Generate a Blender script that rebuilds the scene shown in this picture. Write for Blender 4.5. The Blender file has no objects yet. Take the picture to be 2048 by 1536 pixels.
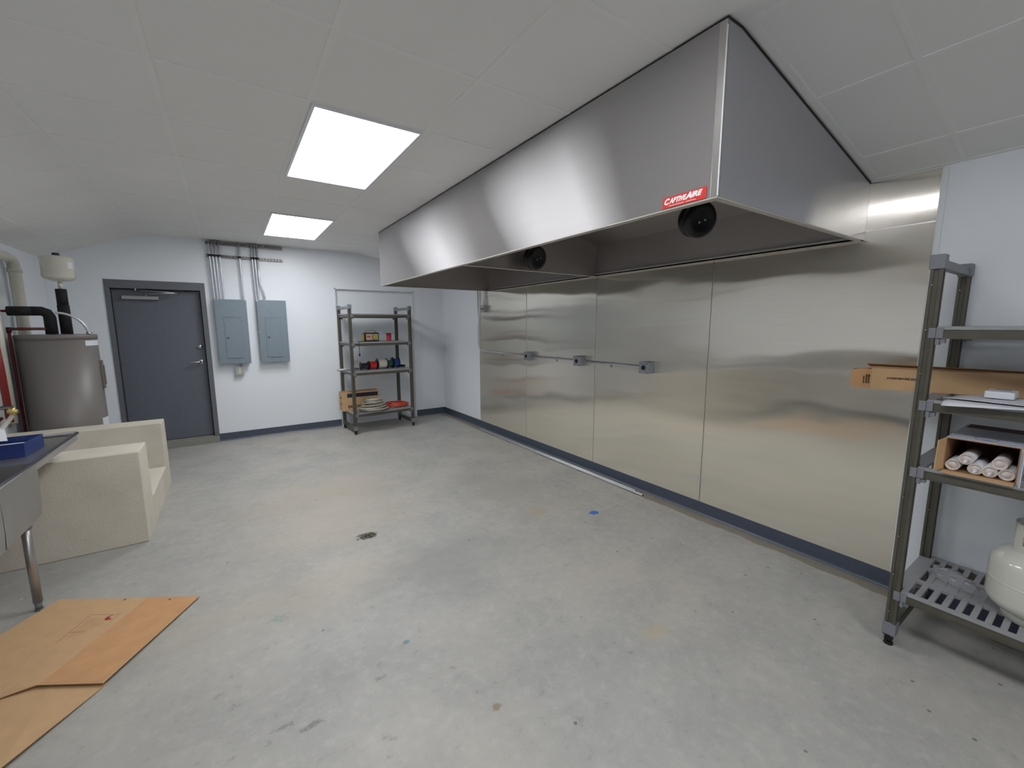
import bpy, bmesh, math, random
from mathutils import Vector, Matrix, Euler
random.seed(7)
PI = math.pi
SC = bpy.context.scene
COL = SC.collection

# ------------------------------------------------------------------ camera
cam = bpy.data.objects.new('camera', bpy.data.cameras.new('camera'))
COL.objects.link(cam)
cam.data.sensor_width = 36.0
cam.data.lens = 36.0 * 835.2065 / 2048
cam.data.clip_start = 0.02
def cam_axes(yaw, pitch, roll):
    cy, sy = math.cos(yaw), math.sin(yaw)
    f = Vector((-sy * math.cos(pitch), cy * math.cos(pitch), math.sin(pitch)))
    r = Vector((cy, sy, 0)); u = r.cross(f)
    return (r * math.cos(roll) + u * math.sin(roll), u * math.cos(roll) - r * math.sin(roll), f)
_r, _u, _f = cam_axes(-0.5928, -0.1389, -0.0031)
cam.matrix_world = Matrix(((_r.x, _u.x, -_f.x, -3.2355), (_r.y, _u.y, -_f.y, -7.0499), (_r.z, _u.z, -_f.z, 1.605), (0, 0, 0, 1)))
SC.camera = cam
# ------------------------------------------------------------------ view and world
SC.view_settings.view_transform = 'Standard'
SC.view_settings.look = 'None'
SC.view_settings.gamma = 1.0
SC.view_settings.use_curve_mapping = False
SC.view_settings.exposure = 0.05
LIGHT_STRENGTH = 14.8
REAR_LIGHT_STRENGTH = 12.0
w = bpy.data.worlds.new('world'); SC.world = w; w.use_nodes = True
w.node_tree.nodes['Background'].inputs[0].default_value = (0.5, 0.55, 0.6, 1)
w.node_tree.nodes['Background'].inputs[1].default_value = 0.3

# room dimensions (metres): right wall x=0, back wall y=0
XL, YB, ZC, ZR = -4.94, -12.6, 2.745, 2.44
KL, KR, ZL = -4.06, -1.50, 2.385
def prof(x):
    if x < KL: return ZC - (KL - x) / (KL - XL) * (ZC - ZL)
    if x > KR: return ZC - (x - KR) / (0 - KR) * (ZC - ZR)
    return ZC

# ------------------------------------------------------------------ mesh helpers
def frame_of(d):
    d = Vector(d).normalized()
    a = Vector((0, 0, 1)) if abs(d.z) < 0.9 else Vector((1, 0, 0))
    u = a.cross(d).normalized(); v = d.cross(u)
    return u, v
class MB:
    def __init__(s): s.bm = bmesh.new()
    def box(s, x0, y0, z0, x1, y1, z1, M=None):
        if x0 > x1: x0, x1 = x1, x0
        if y0 > y1: y0, y1 = y1, y0
        if z0 > z1: z0, z1 = z1, z0
        P = [Vector(p) for p in ((x0,y0,z0),(x1,y0,z0),(x1,y1,z0),(x0,y1,z0),(x0,y0,z1),(x1,y0,z1),(x1,y1,z1),(x0,y1,z1))]
        if M is not None: P = [M @ p for p in P]
        v = [s.bm.verts.new(p) for p in P]
        for f in ((0,3,2,1),(4,5,6,7),(0,1,5,4),(1,2,6,5),(2,3,7,6),(3,0,4,7)): s.bm.faces.new([v[i] for i in f])
        return s
    def hexa(s, P):
        v = [s.bm.verts.new(p) for p in P]
        for f in ((0,3,2,1),(4,5,6,7),(0,1,5,4),(1,2,6,5),(2,3,7,6),(3,0,4,7)): s.bm.faces.new([v[i] for i in f])
        return s
    def prism(s, pts, vec):
        vec = Vector(vec)
        a = [s.bm.verts.new(Vector(p)) for p in pts]; b = [s.bm.verts.new(Vector(p) + vec) for p in pts]
        n = len(pts)
        s.bm.faces.new(a[::-1]); s.bm.faces.new(b)
        for i in range(n): s.bm.faces.new((a[i], a[(i+1) % n], b[(i+1) % n], b[i]))
        return s
    def rings(s, rings, closed=False, caps=True, smooth=True):
        R = [[s.bm.verts.new(p) for p in r] for r in rings]
        n = len(R[0]); m = len(R)
        for i in range(m if closed else m - 1):
            A, B = R[i], R[(i+1) % m]
            for j in range(n):
                f = s.bm.faces.new((A[j], A[(j+1) % n], B[(j+1) % n], B[j])); f.smooth = smooth
        if caps and not closed:
            s.bm.faces.new(R[0][::-1]); s.bm.faces.new(R[-1])
        return s
    def cyl(s, p0, p1, r, r2=None, seg=20, caps=True):
        p0, p1 = Vector(p0), Vector(p1); u, v = frame_of(p1 - p0)
        r2 = r if r2 is None else r2
        rr = []
        for p, q in ((p0, r), (p1, r2)):
            rr.append([p + u * q * math.cos(2*PI*k/seg) + v * q * math.sin(2*PI*k/seg) for k in range(seg)])
        return s.rings(rr, caps=caps)
    def lathe(s, prof_, p=(0,0,0), axis=(0,0,1), seg=28):
        p = Vector(p); d = Vector(axis).normalized(); u, v = frame_of(d)
        rr = []
        for r, h in prof_:
            r = max(r, 0.0004)
            rr.append([p + d * h + u * r * math.cos(2*PI*k/seg) + v * r * math.sin(2*PI*k/seg) for k in range(seg)])
        return s.rings(rr)
    def tube(s, pts, r, seg=10, closed=False):
        pts = [Vector(p) for p in pts]; n = len(pts)
        T = []
        for i in range(n):
            a = pts[i-1] if (i > 0 or closed) else pts[i]; b = pts[(i+1) % n] if (i < n-1 or closed) else pts[i]
            T.append((b - a).normalized())
        u, v = frame_of(T[0]); rr = []
        for i in range(n):
            u = (u - T[i] * u.dot(T[i])).normalized(); v = T[i].cross(u)
            rr.append([pts[i] + u * r * math.cos(2*PI*k/seg) + v * r * math.sin(2*PI*k/seg) for k in range(seg)])
        return s.rings(rr, closed=closed)
    def quad(s, *P):
        s.bm.faces.new([s.bm.verts.new(Vector(p)) for p in P]); return s
    def build(s, name, mat, parent=None, bevel=0.0, seg=2, origin=None, solid=0.0):
        bmesh.ops.recalc_face_normals(s.bm, faces=s.bm.faces)
        me = bpy.data.meshes.new(name)
        if parent is not None:
            M = wm(parent); inv = M.inverted(); loc = Vector((0, 0, 0))
            bmesh.ops.transform(s.bm, matrix=inv, verts=s.bm.verts)
        else:
            if origin is None:
                xs = [v.co for v in s.bm.verts]
                loc = Vector(((min(c.x for c in xs)+max(c.x for c in xs))/2, (min(c.y for c in xs)+max(c.y for c in xs))/2, min(c.z for c in xs)))
            else: loc = Vector(origin)
            bmesh.ops.transform(s.bm, matrix=Matrix.Translation(-loc), verts=s.bm.verts)
        s.bm.to_mesh(me); s.bm.free()
        me.materials.append(mat)
        o = bpy.data.objects.new(name, me); COL.objects.link(o)
        if parent is not None: o.parent = parent
        else: o.location = loc
        if solid:
            m = o.modifiers.new('solid', 'SOLIDIFY'); m.thickness = solid; m.offset = 0
        if bevel:
            m = o.modifiers.new('bevel', 'BEVEL'); m.width = bevel; m.segments = seg; m.limit_method = 'ANGLE'; m.angle_limit = 0.7
            m.harden_normals = False
        return o
def wm(o):
    M = Matrix.LocRotScale(o.location, o.rotation_euler, None)
    return wm(o.parent) @ M if o.parent else M
def thing(name, label, cat, loc=(0,0,0), rotz=0.0, group=None):
    o = bpy.data.objects.new(name, None); COL.objects.link(o)
    o.empty_display_size = 0.05
    o.location = loc; o.rotation_euler = (0, 0, rotz)
    tag(o, label, cat, group); return o
def tag(o, label, cat, group=None):
    o['label'] = label; o['category'] = cat
    if group: o['group'] = group
    return o
def struct(o): o['kind'] = 'structure'; return o
def copy_tree(o, parent=None):
    c = o.copy(); COL.objects.link(c); c.parent = parent
    for ch in list(o.children): copy_tree(ch, c)
    return c
def text(name, s, mat, parent, origin, xd, yd, height, width=None, shear=0.0, fat=0.0, lift=0.0006, align='LEFT'):
    cu = bpy.data.curves.new(name, 'FONT'); cu.body = s; cu.size = 1.0; cu.offset = fat; cu.extrude = 0.0
    cu.align_x = 'LEFT'; cu.shear = shear; cu.resolution_u = 3
    t = bpy.data.objects.new('tmp', cu); COL.objects.link(t)
    me = bpy.data.meshes.new_from_object(t.evaluated_get(bpy.context.evaluated_depsgraph_get()))
    bpy.data.objects.remove(t)
    xs = [v.co.x for v in me.vertices]; ys = [v.co.y for v in me.vertices]
    x0, x1, y0, y1 = min(xs), max(xs), min(ys), max(ys)
    sy = height / (y1 - y0); sx = (width / (x1 - x0)) if width else sy
    xd = Vector(xd).normalized(); yd = Vector(yd).normalized(); nd = xd.cross(yd)
    O = Vector(origin); inv = wm(parent).inverted()
    for v in me.vertices:
        p = O + xd * (v.co.x - x0) * sx + yd * (v.co.y - y0) * sy + nd * lift
        v.co = inv @ p
    me.materials.clear(); me.materials.append(mat)
    o = bpy.data.objects.new(name, me); COL.objects.link(o); o.parent = parent
    return o

# ------------------------------------------------------------------ materials
def lin(c):
    if isinstance(c, (int, float)): c = (c, c, c)
    return tuple(((x/255)/12.92 if x/255 <= 0.04045 else ((x/255+0.055)/1.055)**2.4) for x in c) + (1,)
class NT:
    def __init__(s, name):
        s.m = bpy.data.materials.new(name); s.m.use_nodes = True
        s.t = s.m.node_tree; s.b = s.t.nodes['Principled BSDF']
    def n(s, typ, **kw):
        x = s.t.nodes.new(typ)
        for k, v in kw.items(): setattr(x, k, v)
        return x
    def l(s, a, b): s.t.links.new(a, b)
    def coord(s, scale=(1,1,1), which='Object'):
        tc = s.n('ShaderNodeTexCoord'); mp = s.n('ShaderNodeMapping'); mp.inputs['Scale'].default_value = scale
        s.l(tc.outputs[which], mp.inputs['Vector']); return mp.outputs[0]
    def wcoord(s, scale=(1,1,1)):
        g = s.n('ShaderNodeNewGeometry'); mp = s.n('ShaderNodeMapping'); mp.inputs['Scale'].default_value = scale
        s.l(g.outputs['Position'], mp.inputs['Vector']); return mp.outputs[0]
    def noise(s, vec, scale, detail=4, rough=0.55, dims='3D'):
        x = s.n('ShaderNodeTexNoise'); x.noise_dimensions = dims
        x.inputs['Scale'].default_value = scale; x.inputs['Detail'].default_value = detail; x.inputs['Roughness'].default_value = rough
        s.l(vec, x.inputs['Vector']); return x.outputs['Fac']
    def ramp(s, fac, stops):
        r = s.n('ShaderNodeValToRGB'); e = r.color_ramp.elements
        while len(e) < len(stops): e.new(0.5)
        for i, (p, c) in enumerate(stops): e[i].position = p; e[i].color = c if len(c) == 4 else tuple(c) + (1,)
        s.l(fac, r.inputs[0]); return r.outputs[0]
    def mix(s, fac, a, b, mode='MIX'):
        x = s.n('ShaderNodeMix', data_type='RGBA', blend_type=mode)
        if isinstance(fac, float): x.inputs[0].default_value = fac
        else: s.l(fac, x.inputs[0])
        for v, i in ((a, 6), (b, 7)):
            if isinstance(v, tuple): x.inputs[i].default_value = v
            else: s.l(v, x.inputs[i])
        return x.outputs[2]
    def math(s, op, a, b=None, clamp=False):
        x = s.n('ShaderNodeMath', operation=op, use_clamp=clamp)
        for v, i in ((a, 0), (b, 1)):
            if v is None: continue
            if isinstance(v, (int, float)): x.inputs[i].default_value = v
            else: s.l(v, x.inputs[i])
        return x.outputs[0]
    def bump(s, h, strength, dist=0.01):
        x = s.n('ShaderNodeBump'); x.inputs['Strength'].default_value = strength; x.inputs['Distance'].default_value = dist
        s.l(h, x.inputs['Height']); s.l(x.outputs[0], s.b.inputs['Normal']); return x
def simple(name, c, rough=0.5, metal=0.0, var=0.06, nscale=30, bump=0.0, spec=0.5, coat=0.0):
    t = NT(name); col = lin(c)
    v = t.coord(); f = t.noise(v, nscale, 5)
    a = tuple(x*(1-var) for x in col[:3]) + (1,); b = tuple(min(1, x*(1+var)) for x in col[:3]) + (1,)
    t.l(t.ramp(f, [(0.3, a), (0.7, b)]), t.b.inputs['Base Color'])
    t.b.inputs['Roughness'].default_value = rough; t.b.inputs['Metallic'].default_value = metal
    t.b.inputs['Specular IOR Level'].default_value = spec; t.b.inputs['Coat Weight'].default_value = coat
    if bump: t.bump(f, bump, 0.002)
    return t.m
def steel(name, gc, dc, share, a_big, a_small, tangent, wave=0.0, wscale=(1,1,1), streak=(1,1,1), amp=0.03):
    """brushed sheet: an anisotropic mirror lobe smeared along the tangent, over a dull diffuse share"""
    t = NT(name); t.t.nodes.remove(t.b)
    g = t.n('ShaderNodeBsdfAnisotropic'); g.distribution = 'GGX'; d = t.n('ShaderNodeBsdfDiffuse'); mx = t.n('ShaderNodeMixShader')
    mx.inputs[0].default_value = share; t.l(d.outputs[0], mx.inputs[1]); t.l(g.outputs[0], mx.inputs[2])
    t.l(mx.outputs[0], t.t.nodes['Material Output'].inputs[0])
    g.inputs['Roughness'].default_value = (a_big*a_small)**0.25
    g.inputs['Anisotropy'].default_value = -(1-(a_small/a_big)**0.5)
    cx = t.n('ShaderNodeCombineXYZ')
    for i in range(3): cx.inputs[i].default_value = tangent[i]
    t.l(cx.outputs[0], g.inputs['Tangent'])
    f = t.noise(t.wcoord(streak), 1.0, 3)
    for c, sh in ((gc, g), (dc, d)):
        col = lin(c)
        t.l(t.ramp(f, [(0.3, tuple(x*(1-amp) for x in col[:3])+(1,)), (0.7, tuple(x*(1+amp) for x in col[:3])+(1,))]), sh.inputs['Color'])
    if wave:
        oi = t.n('ShaderNodeObjectInfo')
        n = t.n('ShaderNodeTexNoise'); n.noise_dimensions = '4D'; n.inputs['Scale'].default_value = 1.0
        n.inputs['Detail'].default_value = 1.5; n.inputs['Roughness'].default_value = 0.35
        t.l(t.wcoord(wscale), n.inputs['Vector'])
        t.l(t.math('MULTIPLY', oi.outputs['Random'], 0.35), n.inputs['W'])
        x = t.n('ShaderNodeBump'); x.inputs['Strength'].default_value = 1.0; x.inputs['Distance'].default_value = wave
        t.l(n.outputs['Fac'], x.inputs['Height']); t.l(x.outputs[0], g.inputs['Normal'])
    return t.m

M = {}
# concrete floor
t = NT('concrete')
v = t.wcoord()
big = t.noise(v, 0.55, 3, 0.5); mid = t.noise(v, 2.2, 6, 0.62); fine = t.noise(v, 16, 6, 0.7); grit = t.noise(v, 120, 3, 0.6)
base = t.mix(t.ramp(big, [(0.38, (0,0,0)), (0.62, (1,1,1))]), lin((177,173,165)), lin((169,169,166)))
base = t.mix(t.ramp(mid, [(0.40, (0,0,0)), (0.72, (1,1,1))]), base, lin((158,157,153)))
base = t.mix(t.math('MULTIPLY', t.ramp(fine, [(0.5, (0,0,0)), (0.7, (1,1,1))]), 0.38), base, lin((196,194,188)))
base = t.mix(t.math('MULTIPLY', t.ramp(fine, [(0.28, (1,1,1)), (0.42, (0,0,0))]), 0.5), base, lin((122,119,113)))
scuff = t.noise(t.wcoord((3.0, 14.0, 1.0)), 3.5, 5, 0.7)
base = t.mix(t.math('MULTIPLY', t.ramp(scuff, [(0.60, (0,0,0)), (0.72, (1,1,1))]), 0.35), base, lin((136,134,130)))
hair = t.noise(v, 4.2, 3, 0.55)
base = t.mix(t.math('MULTIPLY', t.ramp(hair, [(0.492, (0,0,0)), (0.499, (1,1,1)), (0.501, (1,1,1)), (0.508, (0,0,0))]), t.math('MULTIPLY', t.ramp(mid, [(0.52, (0,0,0)), (0.62, (1,1,1))]), 0.22)), base, lin((196,192,182)))
# worn beige zone and paint marks that belong to the slab
sep = t.n('ShaderNodeSeparateXYZ'); g = t.n('ShaderNodeNewGeometry'); t.l(g.outputs['Position'], sep.inputs[0])
def blob(x, y, rx, ry, hard=0.35, wob=0.5, ns=9.0):
    dx = t.math('DIVIDE', t.math('SUBTRACT', sep.outputs[0], x), rx); dy = t.math('DIVIDE', t.math('SUBTRACT', sep.outputs[1], y), ry)
    d = t.math('SQRT', t.math('ADD', t.math('MULTIPLY', dx, dx), t.math('MULTIPLY', dy, dy)))
    nn = t.noise(v, ns, 4, 0.6)
    d = t.math('ADD', d, t.math('MULTIPLY', t.math('SUBTRACT', nn, 0.5), wob*2))
    mr = t.n('ShaderNodeMapRange'); mr.inputs[1].default_value = 1.0; mr.inputs[2].default_value = 1.0-hard; t.l(d, mr.inputs[0])
    return mr.outputs[0]
for (x, y, rx, ry, c, k, hard, wob, ns) in [
    (-2.55, -3.1, 0.95, 1.2, (188,176,158), 0.55, 0.8, 0.6, 2.0),
    (-3.0, -4.4, 0.9, 0.35, (178,168,152), 0.45, 0.8, 0.8, 2.0),
    (-1.15, -3.6, 0.5, 0.9, (150,148,140), 0.5, 0.8, 0.9, 3.0),
    (-2.1, -4.6, 0.7, 0.45, (146,146,143), 0.6, 0.8, 0.9, 3.0),
    (-1.49, -5.81, 0.11, 0.07, (180,168,142), 0.55, 0.6, 0.6, 12.0),
    (-1.12, -4.32, 0.12, 0.10, (168,156,128), 0.6, 0.6, 0.7, 9.0),
    (-3.128, -4.572, 0.05, 0.035, (126,152,148), 0.6, 0.5, 2.4, 45.0),
    (-2.606, -5.139, 0.02, 0.018, (90,135,135), 0.8, 0.5, 1.0, 40.0),
    (-2.417, -5.71, 0.025, 0.025, (130,112,80), 0.7, 0.5, 0.8, 40.0),
    (-3.08, -5.357, 0.045, 0.014, (105,103,100), 0.6, 0.5, 2.2, 45.0),
    (-3.176, -5.305, 0.04, 0.013, (115,113,110), 0.5, 0.5, 2.2, 45.0),
    (-2.786, -5.284, 0.03, 0.012, (120,112,104), 0.45, 0.5, 2.0, 45.0),
    (-2.472, -3.909, 0.085, 0.06, (78,72,60), 0.93, 0.3, 0.9, 26.0)]:
    base = t.mix(t.math('MULTIPLY', blob(x, y, rx, ry, hard, wob, ns), k), base, lin(c))
# rough patched strip along the right wall
edge = t.math('ADD', sep.outputs[0], t.math('MULTIPLY', t.math('SUBTRACT', t.noise(v, 3.5, 6, 0.6), 0.5), 0.13))
mr = t.n('ShaderNodeMapRange'); mr.inputs[1].default_value = -0.125; mr.inputs[2].default_value = -0.115; t.l(edge, mr.inputs[0])
base = t.mix(t.math('MULTIPLY', mr.outputs[0], 0.75), base, lin((132,124,110)))
mr2 = t.n('ShaderNodeMapRange'); mr2.inputs[1].default_value = 0.0; mr2.inputs[2].default_value = 0.010
t.l(t.math('ABSOLUTE', t.math('ADD', edge, 0.128)), mr2.inputs[0]); mr2.inputs[3].default_value = 0.55; mr2.inputs[4].default_value = 0.0
base = t.mix(mr2.outputs[0], base, lin((196,184,160)))
vo = t.n('ShaderNodeTexVoronoi'); vo.inputs['Scale'].default_value = 5.5; t.l(v, vo.inputs['Vector'])
base = t.mix(t.ramp(vo.outputs['Distance'], [(0.035, (0.75,0.75,0.75)), (0.050, (0,0,0))]), base, lin((92,86,78)))
vo2 = t.n('ShaderNodeTexVoronoi'); vo2.inputs['Scale'].default_value = 3.1; t.l(v, vo2.inputs['Vector'])
base = t.mix(t.ramp(vo2.outputs['Distance'], [(0.020, (0.8,0.8,0.8)), (0.030, (0,0,0))]), base, lin((222,218,208)))
t.l(base, t.b.inputs['Base Color'])
t.l(t.ramp(mid, [(0.3, (0.42,0.42,0.42)), (0.7, (0.62,0.62,0.62))]), t.b.inputs['Roughness'])
t.bump(t.math('ADD', t.math('MULTIPLY', mid, 0.6), t.math('MULTIPLY', grit, 0.12)), 0.35, 0.006)
M['concrete'] = t.m

def wallmat(name, c, rough=0.38):
    t = NT(name); v = t.wcoord(); f = t.noise(v, 0.9, 2); p = t.noise(v, 160, 2)
    col = lin(c)
    t.l(t.ramp(f, [(0.3, tuple(x*0.97 for x in col[:3])+(1,)), (0.7, tuple(min(1,x*1.02) for x in col[:3])+(1,))]), t.b.inputs['Base Color'])
    t.b.inputs['Roughness'].default_value = rough
    t.bump(p, 0.12, 0.001); return t.m
M['wall'] = wallmat('wall_panel_white', (234,239,245))
M['wall_trim'] = wallmat('white_trim', (228,232,235), 0.3)
M['tile'] = wallmat('ceiling_tile', (238,237,235), 0.7)
M['tbar'] = wallmat('ceiling_bar', (240,239,237), 0.6)
M['base'] = simple('cove_base', (72,80,96), 0.38)
M['door'] = simple('door_paint', (98,103,113), 0.45)
M['frame'] = simple('door_frame_paint', (104,107,114), 0.45)
M['sill'] = simple('sill_concrete', (140,140,132), 0.7, nscale=8)
M['panel_paint'] = simple('panel_enamel', (124,137,147), 0.42)
M['black'] = simple('black_plastic', (16,16,18), 0.35)
M['rubber'] = simple('black_foam', (20,20,22), 0.8, bump=0.3)
M['dark'] = simple('dark_gap', (14,13,13), 0.7)
M['chrome'] = simple('polished_steel', (200,200,200), 0.18, 1.0, 0.03)
M['alu'] = simple('satin_aluminium', (170,170,172), 0.32, 1.0, 0.04)
M['emt'] = simple('galvanised_conduit', (206,210,216), 0.35, 0.55, 0.05)
M['galv'] = simple('galvanised_box', (172,177,184), 0.45, 0.4, 0.12, 60)
M['strut'] = simple('strut_steel', (120,118,114), 0.42, 0.8, 0.15, 50)
M['post'] = simple('olive_grey_post', (84,81,71), 0.45, 0.1, 0.1, 20)
M['grey'] = simple('grey_shelf_plastic', (150,151,154), 0.5, bump=0.1)
M['conn'] = simple('grey_connector_plastic', (122,124,130), 0.45)
M['card'] = simple('brown_cardboard', (200,164,123), 0.85, var=0.05, nscale=14)
M['card_d'] = simple('brown_cardboard_worn', (200,152,108), 0.85, var=0.08, nscale=10)
M['card_in'] = simple('cardboard_inside', (150,112,78), 0.9, var=0.05, nscale=14)
M['card_ink'] = simple('print_ink_dark', (52,34,28), 0.8)
M['ink_navy'] = simple('navy_print', (26,28,52), 0.7)
M['ink_grey'] = simple('grey_print', (120,122,126), 0.7)
M['ink_red'] = simple('red_print', (150,44,52), 0.7)
M['ink_brown'] = simple('thin_brown_print', (138,98,72), 0.8)
M['paper'] = simple('white_paper', (214,216,224), 0.75, var=0.02)
M['white_card'] = simple('white_printed_board', (196,200,212), 0.6, var=0.04)
M['white_pl'] = simple('white_plastic', (222,224,230), 0.3, var=0.02)
M['cream'] = simple('cream_enamel', (206,206,196), 0.14, var=0.03, nscale=5, coat=0.3)
M['jar'] = simple('glossy_cream_tank', (205,203,190), 0.06, var=0.03, nscale=6, coat=1.0)
M['pvc'] = simple('white_pvc', (206,203,190), 0.35, var=0.03)
M['pex'] = simple('red_pipe', (128,26,26), 0.35)
M['pex_d'] = simple('dark_red_pipe', (84,26,22), 0.35)
M['copper'] = simple('copper_fitting', (60,24,20), 0.4, 0.4)
M['brass'] = simple('brass', (214,190,128), 0.3, 0.8)
M['heater'] = simple('heater_grey_enamel', (118,113,110), 0.42, 0.0, var=0.03, nscale=4)
M['plaster'] = NT('mop_wall_plaster')
t = M['plaster']; v = t.coord(); f = t.noise(v, 3.0, 5); g2 = t.noise(v, 70, 4)
t.l(t.ramp(f, [(0.3, lin((204,196,182))), (0.7, lin((218,211,196)))]), t.b.inputs['Base Color'])
t.b.inputs['Roughness'].default_value = 0.7; t.bump(g2, 0.5, 0.004); M['plaster'] = t.m
M['blue_card'] = simple('blue_box', (24,46,110), 0.45)
M['tape'] = simple('blue_masking_tape', (62,112,196), 0.7)
M['red_vinyl'] = simple('red_sticker', (206,52,48), 0.4, var=0.02)
M['white_ink'] = simple('white_print', (236,232,232), 0.5, var=0.01)
M['yellow'] = simple('yellow_plastic', (178,160,60), 0.4)
M['panel_face'] = simple('beige_label_face', (176,166,146), 0.5)
M['wire_red'] = simple('red_wire', (190,30,36), 0.4, bump=0.5, nscale=200)
M['wire_pink'] = simple('crimson_wire', (178,38,58), 0.4)
M['wire_black'] = simple('black_wire', (34,34,44), 0.4)
M['wire_white'] = simple('white_wire', (206,202,192), 0.4)
M['wire_green'] = simple('green_wire', (34,92,66), 0.4)
M['wire_blue'] = simple('blue_wire', (34,72,150), 0.4)
M['cable_grey'] = simple('grey_cable', (176,172,158), 0.4)
M['cable_orange'] = simple('orange_red_cable', (214,84,62), 0.45)
M['outlet'] = simple('ivory_cover', (206,200,160), 0.4)
M['grille_dark'] = simple('socket_black', (8,8,9), 0.5)
# stainless sheets. tangent = the direction in which the brushed grain smears reflections
M['ss_wall'] = steel('stainless_wall_sheet', (242,236,224), (222,217,204), 0.72, 0.09, 0.005, (0,1,0), wave=0.019, wscale=(1,1.1,1.7), streak=(1,1.2,60), amp=0.02)
M['ss_front'] = steel('stainless_hood_front', (208,206,208), (146,143,142), 0.52, 0.55, 0.009, (0,0,1), streak=(1,3,30), amp=0.012)
M['ss_side'] = steel('stainless_hood_side', (212,211,215), (150,151,158), 0.75, 0.10, 0.02, (0,0,1), streak=(30,1,1.5), amp=0.01)
M['ss_in'] = steel('stainless_hood_inner', (196,190,188), (150,145,142), 0.7, 0.3, 0.08, (0,0,1), streak=(30,30,2), amp=0.01)
M['ss_edge'] = simple('stainless_edge', (206,205,202), 0.3, 1.0, 0.03)
M['ss_lip'] = simple('stainless_lip', (196,192,184), 0.4, 0.35, 0.03)
M['ss_sink'] = simple('stainless_sink', (178,177,176), 0.33, 0.9, 0.04, 8)
t = NT('light_diffuser'); t.b.inputs['Emission Color'].default_value = (0.965, 0.98, 1.0, 1)
t.b.inputs['Emission Strength'].default_value = LIGHT_STRENGTH; t.b.inputs['Base Color'].default_value = (0.9,0.9,0.9,1); M['lamp'] = t.m
M['lamp_rear'] = t.m.copy(); M['lamp_rear'].node_tree.nodes['Principled BSDF'].inputs['Emission Strength'].default_value = REAR_LIGHT_STRENGTH
t = NT('clear_film'); t.b.inputs['Transmission Weight'].default_value = 0.85; t.b.inputs['IOR'].default_value = 1.15
t.b.inputs['Roughness'].default_value = 0.12; t.b.inputs['Base Color'].default_value = (0.9,0.91,0.94,1); M['film'] = t.m

# ------------------------------------------------------------------ the shell
struct(MB().box(XL-0.1, YB-0.1, -0.12, 0.1, 0.1, 0).build('floor', M['concrete']))
# right wall
mb = MB().box(0, YB, 0, 0.1, 0.1, ZR+0.1)
mb.box(-0.003, -0.012, 0.11, 0, 0, ZR)
struct(mb.build('wall_right', M['wall']))
struct(MB().box(XL-0.1, YB, 0, XL, 0.1, ZC).build('wall_left', M['wall']))
struct(MB().box(XL-0.1, YB-0.1, 0, 0.1, YB, ZC+0.1).build('wall_rear', M['wall']))
# back wall with the door opening and the shallow patched opening
DX0, DX1, DZT = -4.442, -3.451, 2.18
PX0, PX1, PZT = -1.809, -0.557, 2.184
mb = MB()
mb.box(XL, 0, 0, DX0+0.02, 0.12, ZC+0.05)
mb.box(DX0+0.02, 0, DZT-0.02, DX1-0.02, 0.12, ZC+0.05)
mb.box(DX1-0.02, 0, 0, PX0, 0.12, ZC+0.05)
mb.box(PX0, 0, PZT, PX1, 0.12, ZC+0.05)
mb.box(PX1, 0, 0, 0.0, 0.12, ZC+0.05)
mb.box(PX0-0.01, 0.045, 0, PX1+0.01, 0.12, PZT+0.01)
mb.box(DX0-0.05, 0.2, -0.02, DX1+0.05, 0.24, DZT)
for x, z0, z1 in ((-4.719, 0.11, 2.525), (-3.459, DZT, 2.525), (-3.098, 0.11, 2.525), (-0.412, 0.11, 2.525)):
    mb.box(x-0.012, -0.0025, z0, x+0.012, 0.001, z1)
mb.box(XL, -0.002, 2.52, 0, 0.001, 2.532)
struct(mb.build('wall_back', M['wall']))
# white moulding around the patched opening, the corner bead and the bead that ends the stainless sheets
mb = MB()
mb.box(PX0-0.012, -0.010, 0, PX0+0.006, 0.045, PZT+0.010)
mb.box(PX1-0.006, -0.010, 0, PX1+0.012, 0.045, PZT+0.010)
mb.box(PX0-0.012, -0.010, PZT-0.006, PX1+0.012, 0.045, PZT+0.010)
struct(mb.build('trim_1', M['wall_trim']))
struct(MB().box(-0.009, -6.402, 0.11, 0, -6.378, ZR-0.005).box(-0.012,-6.382,0.11,0,-6.376,ZR-0.005).build('trim_2', M['wall_trim'], bevel=0.001))
# ceiling: tiles above, flat bars just below
TX = [XL, -4.69, KL, -3.43, -2.80, -2.165, KR, -0.91, -0.29, 0.0]
TY0, TP = -5.187, 0.635
mb = MB()
xs = [XL-0.1, KL, KR, 0.1]
def pz(x):
    if x < XL: return prof(XL) - (XL-x)*(ZC-ZL)/(KL-XL)
    if x > 0: return prof(0) - x*(ZC-ZR)/1.5
    return prof(x)
for a, b in zip(xs[:-1], xs[1:]):
    mb.hexa([(a, YB, pz(a)+0.004), (b, YB, pz(b)+0.004), (b, 0.1, pz(b)+0.004), (a, 0.1, pz(a)+0.004),
             (a, YB, pz(a)+0.09), (b, YB, pz(b)+0.09), (b, 0.1, pz(b)+0.09), (a, 0.1, pz(a)+0.09)])
struct(mb.build('ceiling', M['tile']))
mb = MB()
def bar(x0, x1, y0, y1, t0=0.0006, t1=0.0045):
    mb.hexa([(x0, y0, prof(x0)+t0), (x1, y0, prof(x1)+t0), (x1, y1, prof(x1)+t0), (x0, y1, prof(x0)+t0),
             (x0, y0, prof(x0)+t1), (x1, y0, prof(x1)+t1), (x1, y1, prof(x1)+t1), (x0, y1, prof(x0)+t1)])
for x in TX[1:-1]: bar(x-0.012, x+0.012, YB, 0)
bar(XL, XL+0.022, YB, 0); bar(-0.022, 0, YB, 0)
k = -12
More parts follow.
